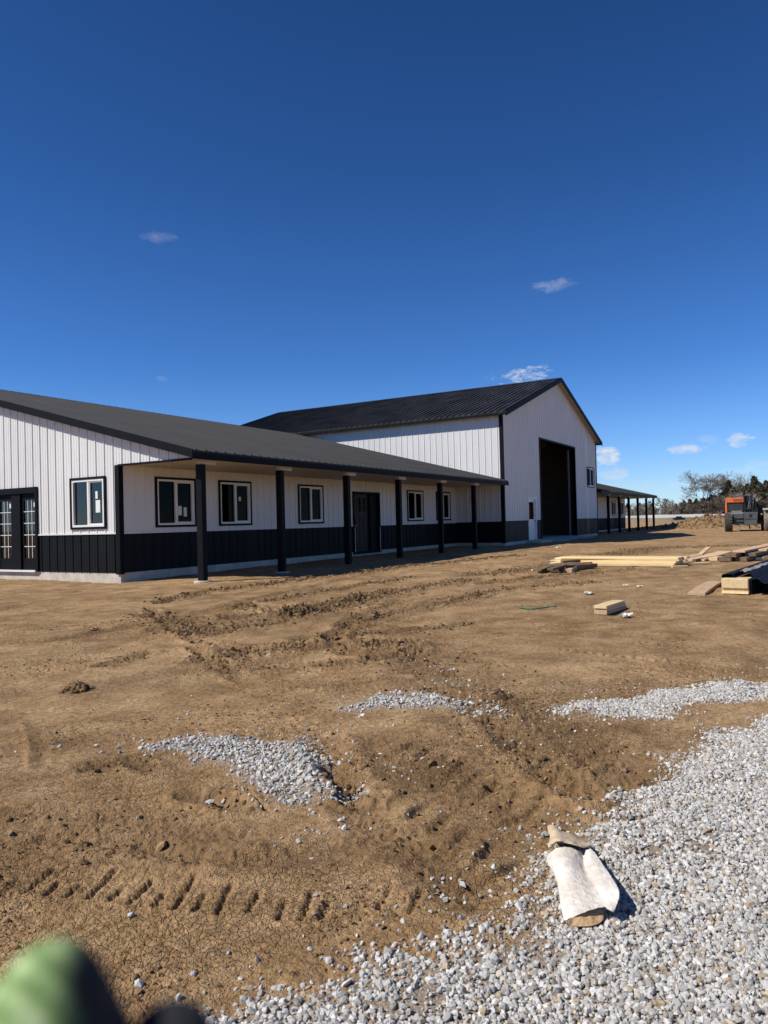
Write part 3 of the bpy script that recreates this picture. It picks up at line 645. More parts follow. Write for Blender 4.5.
tm = MB(); tm.box(XB0-.032, XB0+.11, -PD-.032, -PD, ZF-.02, BE-.02); tm.box(XB0-.032, XB0, -PD, -PD+.12, ZF-.02, BE-.1)
tm.box(XB1-.11, XB1+.032, -PD-.032, -PD, ZF-.02, BE-.02); tm.build('corner_trim', trim_black, RB, ob)
MB().box(XB0+.012, XB1-.012, -PD+.012, BY1-.012, -.3, ZF).build('foundation', concrete, RB, ob)
ap = MB(); ap.hexa([(XB0+5, -PD-1.0, -.1), (XB0+11.7, -PD-1.0, -.1), (XB0+11.7, -PD, -.1), (XB0+5, -PD, -.1), (XB0+5, -PD-1.0, .06), (XB0+11.7, -PD-1.0, .06), (XB0+11.7, -PD, ZF-.01), (XB0+5, -PD, ZF-.01)])
ap.box(XB0+2.9, XB0+4.6, -PD-.7, -PD, -.1, ZF-.03); ap.build('apron', concrete, RB, ob)
# open doorway with jambs, track and door leaf slid inside
jb = MB(); B(jb, 5.10, 5.20, -.16, .04, ZF, 5.30); B(jb, 11.52, 11.62, -.16, .04, ZF, 5.30); B(jb, 5.20, 11.52, -.16, .04, 5.21, 5.30)
dw = jb.build('doorway', trim_black, RB, ob)
tk = MB(); B(tk, 11.20, 11.28, -.32, -.24, ZF, 5.1); tk.build('door_track', metal_grey, dw, ob); tk = MB(); B(tk, 5.44, 5.52, -.32, -.24, ZF, 5.1); tk.build('door_track', metal_grey, dw, ob)
window(RB, ob, (XB0, -PD), (1, 0), (0, -1), 14.157, 15.828, 3.04, 4.287)
f = MB(); B(f, 3.168, 3.25, -.12, .03, ZF, 2.25); B(f, 4.28, 4.361, -.12, .03, ZF, 2.25); B(f, 3.25, 4.28, -.12, .03, 2.17, 2.25); md = f.build('side_door', vinyl, RB, ob)
f = MB(); B(f, 3.25, 4.28, -.08, -.03, ZF+.01, 1.18); B(f, 3.25, 3.40, -.08, -.03, 1.18, 2.17); B(f, 4.13, 4.28, -.08, -.03, 1.18, 2.17); B(f, 3.40, 4.13, -.08, -.03, 2.02, 2.17); f.build('door_leaf', vinyl, md, ob)
f = MB(); B(f, 3.40, 4.13, -.058, -.052, 1.18, 2.02); f.build('pane', pane_glass, md, ob)
f = MB(); B(f, 3.5, 3.9, -.064, -.060, 1.3, 1.62); f.build('pane_mark', mark_white, md, ob)  # white rectangle just behind the door glass
MB().tube([P(4.18, -.03, 1.1), P(4.18, .03, 1.1)], .03, 8).build('handle', metal_grey, md, ob)
# framing seen through the doorway
fm = MB()
for k in range(1, 8):
    y = -PD+k*2.3
    if y > BY1-.3: break
    fm.box(XB0+.13, XB0+.28, y-.07, y+.07, ZF, BE-.1); fm.box(XB1-.28, XB1-.13, y-.07, y+.07, ZF, BE-.1)
    fm.box(XB0+.13, XB1-.13, y-.03, y+.03, BE-.35, BE-.12)
    for t in range(-3, 4):
        fm.tube([(XM+t*2.5, y, BE-.2), (XM+t*2.0, y, bz(XM+t*2.0)-.1)], .05, 4)
for z in (1.4, 2.2, 3.0, 3.8, 4.6): fm.box(XB0+.13, XB1-.13, BY1-.18, BY1-.13, z-.05, z+.05); fm.box(XB0+.13, XB0+.17, -PD+.2, BY1-.2, z-.05, z+.05); fm.box(XB1-.17, XB1-.13, -PD+.2, BY1-.2, z-.05, z+.05)
fm.build('wall_framing', framing, RB, ob)
MB().box(XB0+.13, XB0+.135, -PD+.14, BY1-.14, ZF+.01, BE-.12).box(XB1-.135, XB1-.13, -PD+.14, BY1-.14, ZF+.01, BE-.12).box(XB0+.14, XB1-.14, BY1-.135, BY1-.13, ZF+.01, BE-.12).build('interior_lining', osb, RB, ob)
OV = .35; rg0, rg1 = -PD-.33, BY1+.3; run = BW/2+OV; ez = RZB-BS*run
rf = roofslab((XB0-OV, rg0, ez), (0, 1), rg1-rg0, (1, 0), run, BS); r2 = roofslab((XB1+OV, rg0, ez), (0, 1), rg1-rg0, (-1, 0), run, BS); rf.add(r2.v, r2.f)
ro = rf.build('roof', roof_steel, RB, ob)
MB().prism([(XM-.2, rg0, RZB-.04), (XM, rg0, RZB+.04), (XM+.2, rg0, RZB-.04), (XM, rg0, RZB)], (0, rg1-rg0, 0)).build('ridge_cap', roof_steel, ro, ob)
for ya, yb in ((rg0-.03, rg0), (rg1, rg1+.03)):
    z0 = bz(XB0-OV-.02); xa, xb = XB0-OV-.02, XB1+OV+.02
    MB().prism([(xa, ya, z0-.20), (XM, ya, RZB-.20), (xb, ya, z0-.20), (xb, ya, z0+.03), (XM, ya, RZB+.03), (xa, ya, z0+.03)], (0, yb-ya, 0)).build('rake_trim', trim_black, RB, ob)
sf = MB()
for xe, sg in ((XB0-OV, 1), (XB1+OV, -1)):
    sf.prism([(xe, rg0, bz(xe)-.056), (XM, rg0, RZB-.056), (XM, rg0, RZB-.075), (xe, rg0, bz(xe)-.075)], (0, .325, 0))
sf.box(XB0-OV, XB0-.001, rg0+.33, rg1-.3, ez-.09, ez-.075); sf.box(XB1+.001, XB1+OV, rg0+.33, rg1-.3, ez-.09, ez-.075); sf.build('soffit', soffit_tan, RB, ob)
MB().box(XB0-OV-.012, XB0-OV+.015, rg0, rg1, ez-.15, ez-.052).box(XB1+OV-.015, XB1+OV+.012, rg0, rg1, ez-.15, ez-.052).build('eave_fascia', trim_black, RB, ob)

# far wing --------------------------------------------------------
qx = [LW+19.407, LW+22.707, LW+25.876, LW+29.2, LW+32.68, LW+35.837]
R2, o2 = wing('far_porch_wing', XB1, XF1, XF1-.45, 'low far wing beyond the barn with open posts under its porch roof', [(LW+30.6, LW+31.95, 1.228, 2.493), (LW+33.7, LW+35.05, 1.228, 2.493)], [], qx, False)

# ---------------------------------------------------------------- wood, metal and debris on the ground
yellow = mat('fresh_lumber', (.82, .64, .36), .7, 0, .10, 2.2, .15, 30, col2=(.66, .46, .22), stretch=(1, 14, 14))
tanw = mat('dry_lumber', (.66, .45, .27), .8, 0, .12, 2.2, .2, 30, col2=(.47, .31, .18), stretch=(1, 14, 14))
greyw = mat('weathered_lumber', (.24, .165, .095), .85, 0, .2, 2.2, .4, 30, col2=(.10, .062, .036), stretch=(1, 12, 12))
for m_ in (yellow, tanw, greyw): vary(m_, .4)
def board(p0, p1, wd, th, m, label, cat='board', group=None, name='wooden_board', cup=0.0, tilt=0.0):
    """plank from p0 to p1 (centres of the underside ends)"""
    a, b_ = Vector(p0), Vector(p1); d = b_-a; L = d.length; n = 8; mb = MB(); vs = []
    for i in range(n+1):
        t = i/n; x = t*L; sag = cup*4*t*(1-t); vs += [(x, -wd/2, sag), (x, wd/2, sag), (x, wd/2, sag+th), (x, -wd/2, sag+th)]
    fs = [(0, 3, 2, 1), (4*n, 4*n+1, 4*n+2, 4*n+3)]
    for i in range(n):
        for k in range(4): fs.append((4*i+k, 4*i+(k+1) % 4, 4*i+4+(k+1) % 4, 4*i+4+k))
    mb.add(vs, fs); o = mb.build(name, m, bevel=min(th, wd)*.08)
    o.location = a; o.rotation_euler = (tilt, -math.atan2(d.z, math.hypot(d.x, d.y)), math.atan2(d.y, d.x))
    return T(o, label, cat, group)
def gh(q, dz=0.0):
    z, _, _ = height(np.array([q[0]]), np.array([q[1]]), False); return (q[0], q[1], float(z[0])+dz)
def seg(u0, v0, u1, v1, z0=.0, z1=None):
    z1 = z0 if z1 is None else z1; return gh(gp(u0, v0, z0), z0+.004), gh(gp(u1, v1, z1), z1+.004)
# stack of long yellow boards
A, Bp = seg(552, 565.0, 675, 567.6); A = Vector(A); Bp = Vector(Bp); dirv = (Bp-A).normalized(); nv = Vector((-dirv.y, dirv.x, 0))
if nv.dot(Vector(FW)) < 0: nv = -nv
gl = 'long yellow boards stacked flat beyond the dark scraps'
k = 0
for lay in range(5):
    for col in range(3):
        sh = random.uniform(-.25, .25); w_ = .235; o_ = nv*(.12+col*.245+random.uniform(-.012, .012)+lay*.02)+Vector((0, 0, .01+lay*.041))
        board(A+dirv*sh+o_+nv*(.10*lay*random.uniform(-.2, 1)), Bp+dirv*(sh*.5)+o_, w_-.02*(lay > 2), .039, yellow, 'long fresh yellow board in the flat stack right of the dark scraps', group=gl)
a, b_ = seg(668, 566.4, 709, 564.8); board(a, b_, .24, .05, yellow, 'yellow board jutting out past the right end of the long stack')
a, b_ = seg(672, 567.8, 687, 567.4); board(a, b_, .12, .04, yellow, 'short yellow offcut lying in front of the right end of the long stack')
a, b_ = seg(545, 557.4, 561, 558.6, .06); board(a, b_, .2, .05, greyw, 'dark board end poking out at the far left of the yellow stack')
# dark scrap heap left
gs = 'dark scrap boards heaped at the left end of the yellow stack'
for (u0, v0, u1, v1, z0, z1, w_, t_h) in [(540, 573, 572, 563, .0, .06, .14, .04), (539, 571, 566, 562, .05, .10, .10, .04), (546, 566, 592, 564.5, .13, .16, .22, .05), (560, 571.5, 592, 567, .0, .02, .3, .10),
                                        (550, 571, 578, 562, .09, .16, .13, .04), (562, 563, 579, 561, .17, .2, .12, .04), (556, 568, 590, 565, .07, .09, .2, .05)]:
    a, b_ = seg(u0, v0, u1, v1, z0, z1); board(a, b_, w_, t_h, greyw, 'weathered dark scrap board in the heap left of the yellow stack', group=gs)
a, b_ = seg(558, 573, 563, 567); board(a, b_, .35, .12, mat('red_brown_block', (.10, .055, .035), .8), 'reddish brown block under the dark scrap boards', 'wood block', name='wood_block')
a, b_ = seg(568, 573, 574, 570); board(a, b_, .18, .09, tanw, 'pale wood offcut at the foot of the dark scrap heap', 'wood block', name='wood_block')
a, b_ = seg(532, 570.8, 537, 570.4); board(a, b_, .06, .03, yellow, 'tiny pale wood offcut alone left of the dark scrap heap', 'wood block', name='wood_block')
# stack of three cut blocks
a, b_ = seg(600.5, 615.5, 620.5, 609); a = Vector(a); b_ = Vector(b_)
for k, (lb, dx) in enumerate([('bottom', 0), ('middle', .012), ('top', -.008)]):
    board(a+Vector((dx, 0, .037*k)), b_+Vector((dx, .01*k, .037*k)), .16, .035, tanw if k < 2 else yellow, lb+' cutoff of the small three high wood stack on the open dirt', 'wood cutoff', name='wood_cutoff')
# wide plank and black trim bundle at right
a, b_ = seg(696.5, 595.8, 716, 583.6); board(a, b_, .24, .04, tanw, 'wide weathered plank lying alone in front of the black trim bundle', cup=.015)
a = Vector(gh(gp(735, 594.6), .0)); far = Vector(gp(812, 559.5, 0)); far.z = a.z; dr_ = (far-a).normalized(); nr_ = Vector((dr_.y, -dr_.x, 0))
if nr_.dot(Vector(RT)) < 0: nr_ = -nr_
mid_ = a
zc = .01
for k, (th, lb) in enumerate([(.036, 'lowest'), (.036, 'middle'), (.15, 'thick topmost')]):
    o_ = Vector((0, 0, zc)); zc += th+.003
    board(mid_+o_+dr_*(.03 if k == 1 else 0), mid_+dr_*6+o_, .37, th, yellow, lb+' yellow timber of the stack capped with black metal trim', 'timber', name='stacked_timber')
blackm = mat('black_coil_steel', (.010, .011, .013), .6, 0, .1, 2, spec=.12)
def profile_strip(name, p0, L, prof, m, label, cat, group=None, th=.006, z=0.0):
    mb = MB(); n = len(prof); up_ = Vector((0, 0, 1)); vs = []
    for s in (0, L):
        for (h, v_) in prof: vs.append(tuple(dr_*s+nr_*h+up_*v_))
        for (h, v_) in prof: vs.append(tuple(dr_*s+nr_*(h+th*.7)+up_*(v_+th)))
    fs = []; q = 2*n
    for i in range(n-1):
        fs += [(i, i+1, q+i+1, q+i), (n+i+1, n+i, q+n+i, q+n+i+1), (i+1, i, n+i, n+i+1), (q+i, q+i+1, q+n+i+1, q+n+i)]
    fs += [(0, q, q+n, n), (n-1, 2*n-1, q+2*n-1, q+n-1)]
    mb.add(vs, fs); o = mb.build(name, m); o.location = p0; return T(o, label, cat, group)
tp = zc+.01
profile_strip('metal_trim', mid_+dr_*.12+Vector((0, 0, tp)), 5.8, [(-.20, -.05), (-.20, .03), (-.05, .045), (-.05, .01)], blackm, 'black metal trim lying on the left edge of the yellow timber stack', 'metal trim')
profile_strip('metal_trim', mid_+dr_*.3+nr_*.02+Vector((0, 0, tp)), 5.8, [(-.03, .0), (.04, .02), (.09, .06), (.15, .03), (.19, .0)], blackm, 'folded black metal trim on the right half of the yellow timber stack', 'metal trim')
profile_strip('metal_trim', mid_+dr_*.05+nr_*.22+Vector((0, 0, .02)), 6, [(0, .0), (.0, .20), (.08, .22), (.16, .15), (.22, .15)], blackm, 'tall black metal trim leaning on the right side of the yellow timber stack', 'metal trim')
profile_strip('metal_trim', mid_+dr_*.0+nr_*.35+Vector((0, 0, .015)), 6, [(0, .0), (.06, .10), (.14, .14), (.22, .05), (.30, .02)], blackm, 'low black metal trim on the ground right of the yellow timber stack', 'metal trim')
profile_strip('metal_trim', mid_+dr_*.25+nr_*.62+Vector((0, 0, .015)), 6, [(0, .0), (.04, .14), (.13, .16), (.20, .02)], blackm, 'outermost black metal trim at the right frame edge', 'metal trim')
wrapm = mat('plastic_wrap', (.40, .36, .34), .6, 0, .15, 9, .4, 18, col2=(.20, .15, .13))
mb = MB(); n = 24; vs = []; fs = []
for i in range(n+1):
    for j in range(5):
        s = .55+i*.19; h = -.02+.03*j+.02*math.sin(i*1.7); vs.append(tuple(dr_*s+nr_*h+Vector((0, 0, tp+.05+.022*math.sin(j*2.1+i*.9)+.018*random.random()))))
for i in range(n):
    for j in range(4): q = i*5+j; fs.append((q, q+1, q+6, q+5))
mb.add(vs, fs); o = mb.build('plastic_wrap', wrapm, smooth=True); o.location = mid_; sm = o.modifiers.new('s', 'SOLIDIFY'); sm.thickness = .006
T(o, 'crumpled pale plastic wrap lying along the black trim on the timber stack', 'plastic wrap')
# right hand heap of used boards
gr = 'used boards in the loose heap beyond the black trim bundle'
for (u0, v0, u1, v1, z0, z1, w_, th, m, lb) in [
        (680, 561.5, 700, 555.5, .0, .03, .30, .05, tanw, 'tan board at the left tip of the loose heap beyond the black trim'),
        (696, 561.5, 726, 552.5, .0, .05, .42, .05, tanw, 'widest flat tan board on the left side of the loose heap'),
        (700, 555.5, 708.5, 548, .05, .22, .12, .04, tanw, 'short tan board tipped up behind the loose heap'),
        (694, 562.3, 728, 556, .0, .02, .10, .06, greyw, 'thin dark board edge under the widest flat tan board'),
        (713, 560.8, 720, 559.5, .0, .0, .22, .09, yellow, 'pale yellow offcut between the two halves of the loose heap'),
        (753, 560, 800, 559, .0, .0, .30, .08, yellow, 'yellow board lying before the loose heap at the right frame edge')]:
    a, b_ = seg(u0, v0, u1, v1, z0, z1); board(a, b_, w_, th, m, lb, group=gr)
a, b_ = seg(725, 562, 800, 547); a = Vector(a); b_ = Vector(b_); dd = (b_-a).normalized(); nn = Vector((dd.y, -dd.x, 0))
nn = nn if nn.dot(Vector(RT)) > 0 else -nn
for k, (off, z, l0, l1, w_, th, m) in enumerate([(0, .0, 0, 6.5, .28, .09, greyw), (.32, .0, .2, 6.8, .28, .09, greyw), (.66, .0, 1.0, 7.2, .24, .08, greyw), (.10, .10, .1, 6.2, .28, .09, greyw), (.44, .10, .6, 6.0, .26, .08, greyw), (.2, .20, .5, 5.6, .30, .05, tanw), (.5, .19, 1.6, 6.3, .2, .05, tanw)]):
    board(a+dd*l0+nn*off+Vector((0, 0, z+.01)), a+dd*l1+nn*off+Vector((0, 0, z+.01+.012*k)), w_, th, m,
          ('grey weathered beam in the stacked right half of the loose board heap' if m is greyw else ('long tan board on the top left of the stacked beams' if k == 5 else 'long tan board on the top right of the stacked beams')), group='beams stacked in the right half of the loose heap' if m is greyw else None)

# green strap, white scraps
green = mat('green_strap', (.045, .15, .085), .6); pts = []
for t in np.linspace(0, 1, 16):
    u = 519+37*t; v = 608.6+1.4*t+.8*math.sin(t*5); pts.append(gh(gp(u, v), .016+.02*t*t))
mb = MB(); mb.tube(pts, .011, 6); o = mb.build('green_strap', green, smooth=True); T(o, 'thin green strap lying curved on the bare dirt', 'strap')
scrap = mat('white_scrap', (.72, .70, .66), .8)
def crumple(u, v, s, label, m=scrap, name='paper_scrap', cat='scrap'):
    q = gh(gp(u, v), s*.25); n = 6; vs = []; fs = []
    for i in range(n):
        for j in range(n): vs.append(((i/(n-1)-.5)*s*2+random.uniform(-.1, .1)*s, (j/(n-1)-.5)*s*1.3+random.uniform(-.1, .1)*s, random.uniform(-.15, .4)*s))
    for i in range(n-1):
        for j in range(n-1): fs.append((i*n+j, i*n+j+1, (i+1)*n+j+1, (i+1)*n+j))
    mb = MB().add(vs, fs); o = mb.build(name, m, smooth=False); o.location = q; o.rotation_euler.z = random.random()*6; sm = o.modifiers.new('s', 'SOLIDIFY'); sm.thickness = .004; return T(o, label, cat)
crumple(626, 617.5, .085, 'white torn scrap beside the three high wood stack')
crumple(589, 594, .07, 'white scrap on open dirt above the three high wood stack')
crumple(626, 587, .05, 'small white scrap midway between the yellow stack and the three high wood stack')
crumple(640, 588, .05, 'small white scrap right of its twin below the yellow stack')
crumple(558, 549.5, .12, 'white scrap on the sunlit dirt before the open barn door')
crumple(94, 631, .05, 'pale flat scrap on the dirt in front of the left gable', m=tanw)
# a lone dark earth lump
mb = MB(); me = bpy.data.meshes.new('earth_lump')
q = gh(gp(77, 690), .02); n = 70; n = 130; xs = q[0]+rng.normal(0, .045, n); ys = q[1]+rng.normal(0, .045, n)
o = rocks('earth_lump', xs, ys, rng.uniform(.008, .024, n), clod_mat, .15, .35, (.6, 1.0), zoff=np.exp(-((xs-q[0])**2+(ys-q[1])**2)/.005)*.05); T(o, 'lone crumbly lump of dark earth on the dirt at left', 'earth lump')
# three bigger single stones
for (u, v, s, lb) in [(609, 803, .022, 'pale rounded stone on bare dirt left of the gravel sheet'), (157, 748, .012, None), (131, 918, .012, 'small white stone left of the tread marks')]:
    if lb: q = gp(u, v); T(rocks('stone', np.array([q[0]]), np.array([q[1]]), np.array([s]), limestone, .1, .2), lb, 'stone')

# ---------------------------------------------------------------- crumpled sheet (feed-sack like) on the gravel
def clothmat(name, c1, c2, stain):
    m = mat(name, c1, .85, 0, .1, 14, .12, 90, col2=c2); return m
sheetw = clothmat('dirty_white_cloth', (.70, .66, .60), (.50, .43, .35), 0); tanc = clothmat('tan_cloth', (.62, .49, .33), (.46, .34, .20), 0); orangec = clothmat('orange_tan_cloth', (.56, .37, .19), (.42, .26, .12), 0)
SX, SY, SS = 520, 800, 130/768
bag0 = gh(gp(582, 893), 0)
def sheet(rows, m, name, parent=None, th=.0015, sub=4, crease=.0018):
    nr, nc = len(rows), len(rows[0]); vs = []
    for r in rows:
        for (zu, zv, z) in r:
            q = gp(SX+zu*SS, SY+zv*SS, bag0[2]+z); vs.append((q[0]-bag0[0], q[1]-bag0[1], q[2]-bag0[2]))
    fs = [(i*nc+j, i*nc+j+1, (i+1)*nc+j+1, (i+1)*nc+j) for i in range(nr-1) for j in range(nc-1)]
    o = MB().add(vs, fs).build(name, m, parent, smooth=True)
    if parent is None: o.location = bag0
    s = o.modifiers.new('sub', 'SUBSURF'); s.levels = s.render_levels = sub
    tx = bpy.data.textures.new(name+'_t', 'CLOUDS'); tx.noise_scale = .028; tx.noise_depth = 4; tx.noise_basis = 'VORONOI_F2_F1'
    d = o.modifiers.new('d', 'DISPLACE'); d.texture = tx; d.strength = crease*4.5; d.mid_level = .5; d.texture_coords = 'LOCAL'
    k = o.modifiers.new('sol', 'SOLIDIFY'); k.thickness = th
    return o
bag = empty('discarded_sack', bag0); T(bag, 'crumpled dirty white sack with tan ends lying on the edge of the gravel', 'sack')
sheet([[(158, 335, .02), (200, 300, .05), (240, 272, .065), (300, 285, .06), (345, 302, .05), (378, 318, .022), (392, 300, .055), (425, 285, .05)],
       [(160, 365, .012), (205, 350, .04), (260, 345, .055), (310, 355, .052), (350, 365, .04), (376, 372, .018), (405, 350, .055), (470, 360, .05)],
       [(205, 430, .01), (240, 440, .035), (280, 445, .05), (330, 450, .048), (370, 450, .04), (400, 450, .034), (440, 440, .055), (530, 440, .06)],
       [(232, 500, .012), (262, 520, .032), (310, 520, .042), (360, 520, .045), (410, 520, .042), (450, 520, .04), (490, 520, .058), (596, 540, .07)],
       [(240, 600, .012), (272, 610, .028), (330, 600, .038), (385, 595, .04), (440, 590, .042), (488, 585, .044), (520, 590, .055), (588, 590, .062)],
       [(258, 690, .012), (290, 680, .026), (345, 664, .036), (400, 650, .04), (455, 640, .042), (505, 630, .046), (530, 640, .05), (560, 650, .045)],
       [(265, 722, .010), (305, 700, .026), (355, 682, .036), (405, 662, .040), (460, 645, .044), (515, 632, .046), (538, 652, .045), (545, 658, .040)]], sheetw, 'sack_body', bag)
sheet([[(155, 160, .015), (190, 145, .03), (215, 165, .03), (245, 195, .02), (300, 200, .02), (330, 225, .015), (370, 245, .015)],
       [(185, 205, .03), (205, 200, .06), (235, 205, .065), (270, 215, .05), (310, 225, .05), (350, 245, .04), (400, 262, .03)],
       [(180, 250, .05), (205, 238, .085), (235, 235, .09), (275, 243, .085), (320, 258, .08), (360, 275, .06), (425, 268, .045)],
       [(160, 290, .045), (195, 258, .08), (235, 245, .088), (280, 256, .08), (330, 275, .075), (375, 290, .055), (415, 275, .04)]], tanc, 'tan_flap', bag)
sheet([[(262, 718, .02), (320, 690, .03), (400, 665, .032), (470, 640, .03)], [(280, 735, .008), (340, 722, .02), (420, 705, .022), (490, 672, .02)], [(300, 742, .006), (360, 748, .01), (440, 752, .010), (497, 715, .012)]], orangec, 'torn_flap', bag)

# ---------------------------------------------------------------- work glove at the lens, lower left
gv = bpy.data.materials.new('glove_fabric'); gv.use_nodes = True; nt = gv.node_tree; b = nt.nodes['Principled BSDF']
tc = nd(nt, 'ShaderNodeTexCoord'); wv = nd(nt, 'ShaderNodeTexWave'); wv.inputs['Scale'].default_value = 260; wv.inputs['Distortion'].default_value = 3; nt.links.new(tc.outputs['Object'], wv.inputs[0])
sx = nd(nt, 'ShaderNodeSeparateXYZ'); nt.links.new(tc.outputs['Object'], sx.inputs[0])
wv.bands_direction = 'DIAGONAL'; wv.inputs['Scale'].default_value = 110; gn_ = noise(nt, tc.outputs['Object'], 190, 4, .7); gc = ramp(nt, mathn(nt, 'ADD', mathn(nt, 'MULTIPLY', wv.outputs['Fac'], .16), mathn(nt, 'MULTIPLY', gn_, .92)), [(.35, (.07, .13, .035)), (.52, (.20, .31, .10)), (.72, (.42, .52, .27))])
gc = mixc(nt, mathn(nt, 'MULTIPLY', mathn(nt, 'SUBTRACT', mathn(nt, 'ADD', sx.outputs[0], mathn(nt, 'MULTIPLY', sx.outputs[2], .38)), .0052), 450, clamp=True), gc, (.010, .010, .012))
nt.links.new(gc, b.inputs['Base Color']); b.inputs['Roughness'].default_value = .85
def skin(name, pts, m, loc, rot):
    me = bpy.data.meshes.new(name); vs = [q[0] for q in pts]; es = [(q[2], i) for i, q in enumerate(pts) if q[2] is not None]
    me.from_pydata(vs, es, []); me.materials.append(m); o = bpy.data.objects.new(name, me); COL.objects.link(o)
    s = o.modifiers.new('skin', 'SKIN'); s.use_smooth_shade = True
    for i, q in enumerate(pts): me.skin_vertices[0].data[i].radius = q[1]
    me.skin_vertices[0].data[0].use_root = True
    u = o.modifiers.new('sub', 'SUBSURF'); u.levels = u.render_levels = 3; o.matrix_world = Matrix.Translation(loc) @ rot.to_4x4(); return o
# local frame: x = camera right, y = away, z = up; origin = centre of the fingertip
rot3 = Matrix(((RT[0], FW[0], UP[0]), (RT[1], FW[1], UP[1]), (RT[2], FW[2], UP[2])))
tipd = .088; tip = Vector(CAM+FW*tipd+RT*((68-384)/FPX*tipd)+UP*(-(1077-512)/FPX*tipd))
g_ = [((.0, .0, -.105), (.030, .020), None), ((.0, .0, -.075), (.032, .018), 0),
      ((-.006, 0, -.045), (.0170, .0165), 1), ((-.006, -.001, -.020), (.0165, .016), 2), ((-.0035, .0, -.003), (.0150, .0145), 3), ((-.0022, .0, .0085), (.0085, .0085), 4), ((-.0015, .0, .0165), (.0036, .0036), 5),
      ((-.032, .004, -.050), (.010, .010), 1), ((-.040, -.004, -.026), (.0095, .0095), 7), ((-.042, -.016, -.018), (.008, .008), 8),
      ((.014, .006, -.045), (.0105, .0105), 1), ((.014, .005, -.018), (.0090, .009), 10), ((.0110, .004, -.002), (.0080, .0080), 11), ((.0108, .004, .0062), (.0046, .0046), 12),
      ((.034, .004, -.060), (.0095, .0095), 1), ((.041, .014, -.046), (.0085, .0085), 14), ((.043, .026, -.052), (.0075, .0075), 15),
      ((-.044, -.004, -.095), (.012, .012), 0), ((-.056, -.012, -.074), (.0105, .0105), 17), ((-.062, -.016, -.060), (.009, .009), 18),
      ((.0, .0, -.145), (.026, .020), 0), ((.0, .0, -.175), (.030, .024), 20)]
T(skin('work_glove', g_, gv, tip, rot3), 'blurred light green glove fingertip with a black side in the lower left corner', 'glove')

# ---------------------------------------------------------------- telescopic handler
tl = empty('telehandler', gh(gp(749, 531.2)), math.atan2(-FW[0], FW[1])+0) ; tl.rotation_euler.z = YAW-math.pi/2-math.radians(24.5)
tl.scale = (.90, 1, 1); T(tl, 'orange and grey telehandler facing us, parked right of the dirt heap', 'telehandler')
orange = mat('orange_paint', (.70, .17, .045), .45, 0, .08, 3, .05, 8); mach = mat('machine_grey', (.09, .10, .105), .5, 0, .15, 3); machd = mat('machine_dark', (.018, .022, .024), .5, 0, .2, 3, spec=.3)
tyrem = mat('muddy_tyre', (.085, .072, .058), .9, 0, .3, 5, .5, 25, col2=(.03, .028, .026)); tyre2 = mat('pale_mud_tyre', (.27, .23, .18), .9, 0, .25, 5, .5, 25); rimm = mat('rim_grey', (.25, .24, .22), .6)
def wheel(x, y, r, wd, m):
    mb = MB(); mb.lathe([(r*.55, -wd/2), (r*.93, -wd/2), (r, -wd*.38), (r, wd*.38), (r*.93, wd/2), (r*.55, wd/2)], (x, y, r), (1, 0, 0), 28)
    for k in range(22):
        th = 2*math.pi*k/22
        for sg in (-1, 1):
            t2 = th+(.14 if sg > 0 else 0); c, s = math.cos(t2), math.sin(t2); c2, s2 = math.cos(t2+.16), math.sin(t2+.16); ro, ri = r*1.045, r*.97
            xa, xb = x, x+sg*wd*.49
            mb.hexa([(xa, y+ri*c2, r+ri*s2), (xb, y+ri*c, r+ri*s), (xb, y+ri*math.cos(t2+.09), r+ri*math.sin(t2+.09)), (xa, y+ri*math.cos(t2+.25), r+ri*math.sin(t2+.25)),
                     (xa, y+ro*c2, r+ro*s2), (xb, y+ro*c, r+ro*s), (xb, y+ro*math.cos(t2+.09), r+ro*math.sin(t2+.09)), (xa, y+ro*math.cos(t2+.25), r+ro*math.sin(t2+.25))])
    w = mb.build('wheel', m, tl); MB().lathe([(r*.2, -wd*.42), (r*.54, -wd*.36), (r*.57, -wd*.52), (r*.57, wd*.52), (r*.54, wd*.36), (r*.2, wd*.42)], (x, y, r), (1, 0, 0), 24).build('rim', rimm, w)
wheel(-1.35, -.2, .60, .52, tyrem); wheel(1.22, -.35, .66, .46, tyre2); wheel(-1.30, 3.0, .60, .50, tyrem); wheel(1.22, 3.0, .60, .50, tyrem)
MB().box(-.95, -.15, -.1, 3.6, .45, 1.15).box(.55, .95, .1, 3.6, .5, 1.0).box(-1.0, 1.0, 3.0, 4.2, .55, 1.35).build('chassis', machd, tl, bevel=.02)
MB().prism([(-.30, -.75, .42), (.50, -.75, .42), (.60, -.75, 1.28), (-.30, -.75, 1.28)], (0, .6, 0)).build('front_frame', mach, tl, bevel=.02)
MB().prism([(-1.0, -.35, .50), (-.32, -.35, .42), (-.32, -.35, 1.2), (-1.0, -.35, 1.2)], (0, .4, 0)).build('side_plate', mach, tl, bevel=.02)
MB().tube([(-1.3, -.2, .6), (1.2, -.3, .62)], .12, 10).build('front_axle', machd, tl)
MB().tube([(.0, -.6, .45), (.06, -.62, .16)], .05, 6).tube([(.95, -.4, .5), (1.0, -.45, .14)], .05, 6).build('hitch_hooks', machd, tl)
pod = MB().box(-1.47, -.30, .1, 2.4, 1.22, 2.0).build('engine_pod', machd, tl, bevel=.03)
MB().box(-1.50, -.28, .02, 2.42, 1.93, 2.26).box(-1.52, -1.40, .02, 2.42, 1.2, 1.93).build('orange_hood', orange, pod, bevel=.03)
mk = MB(); redm = mat('hood_letters', (.35, .05, .02), .5)
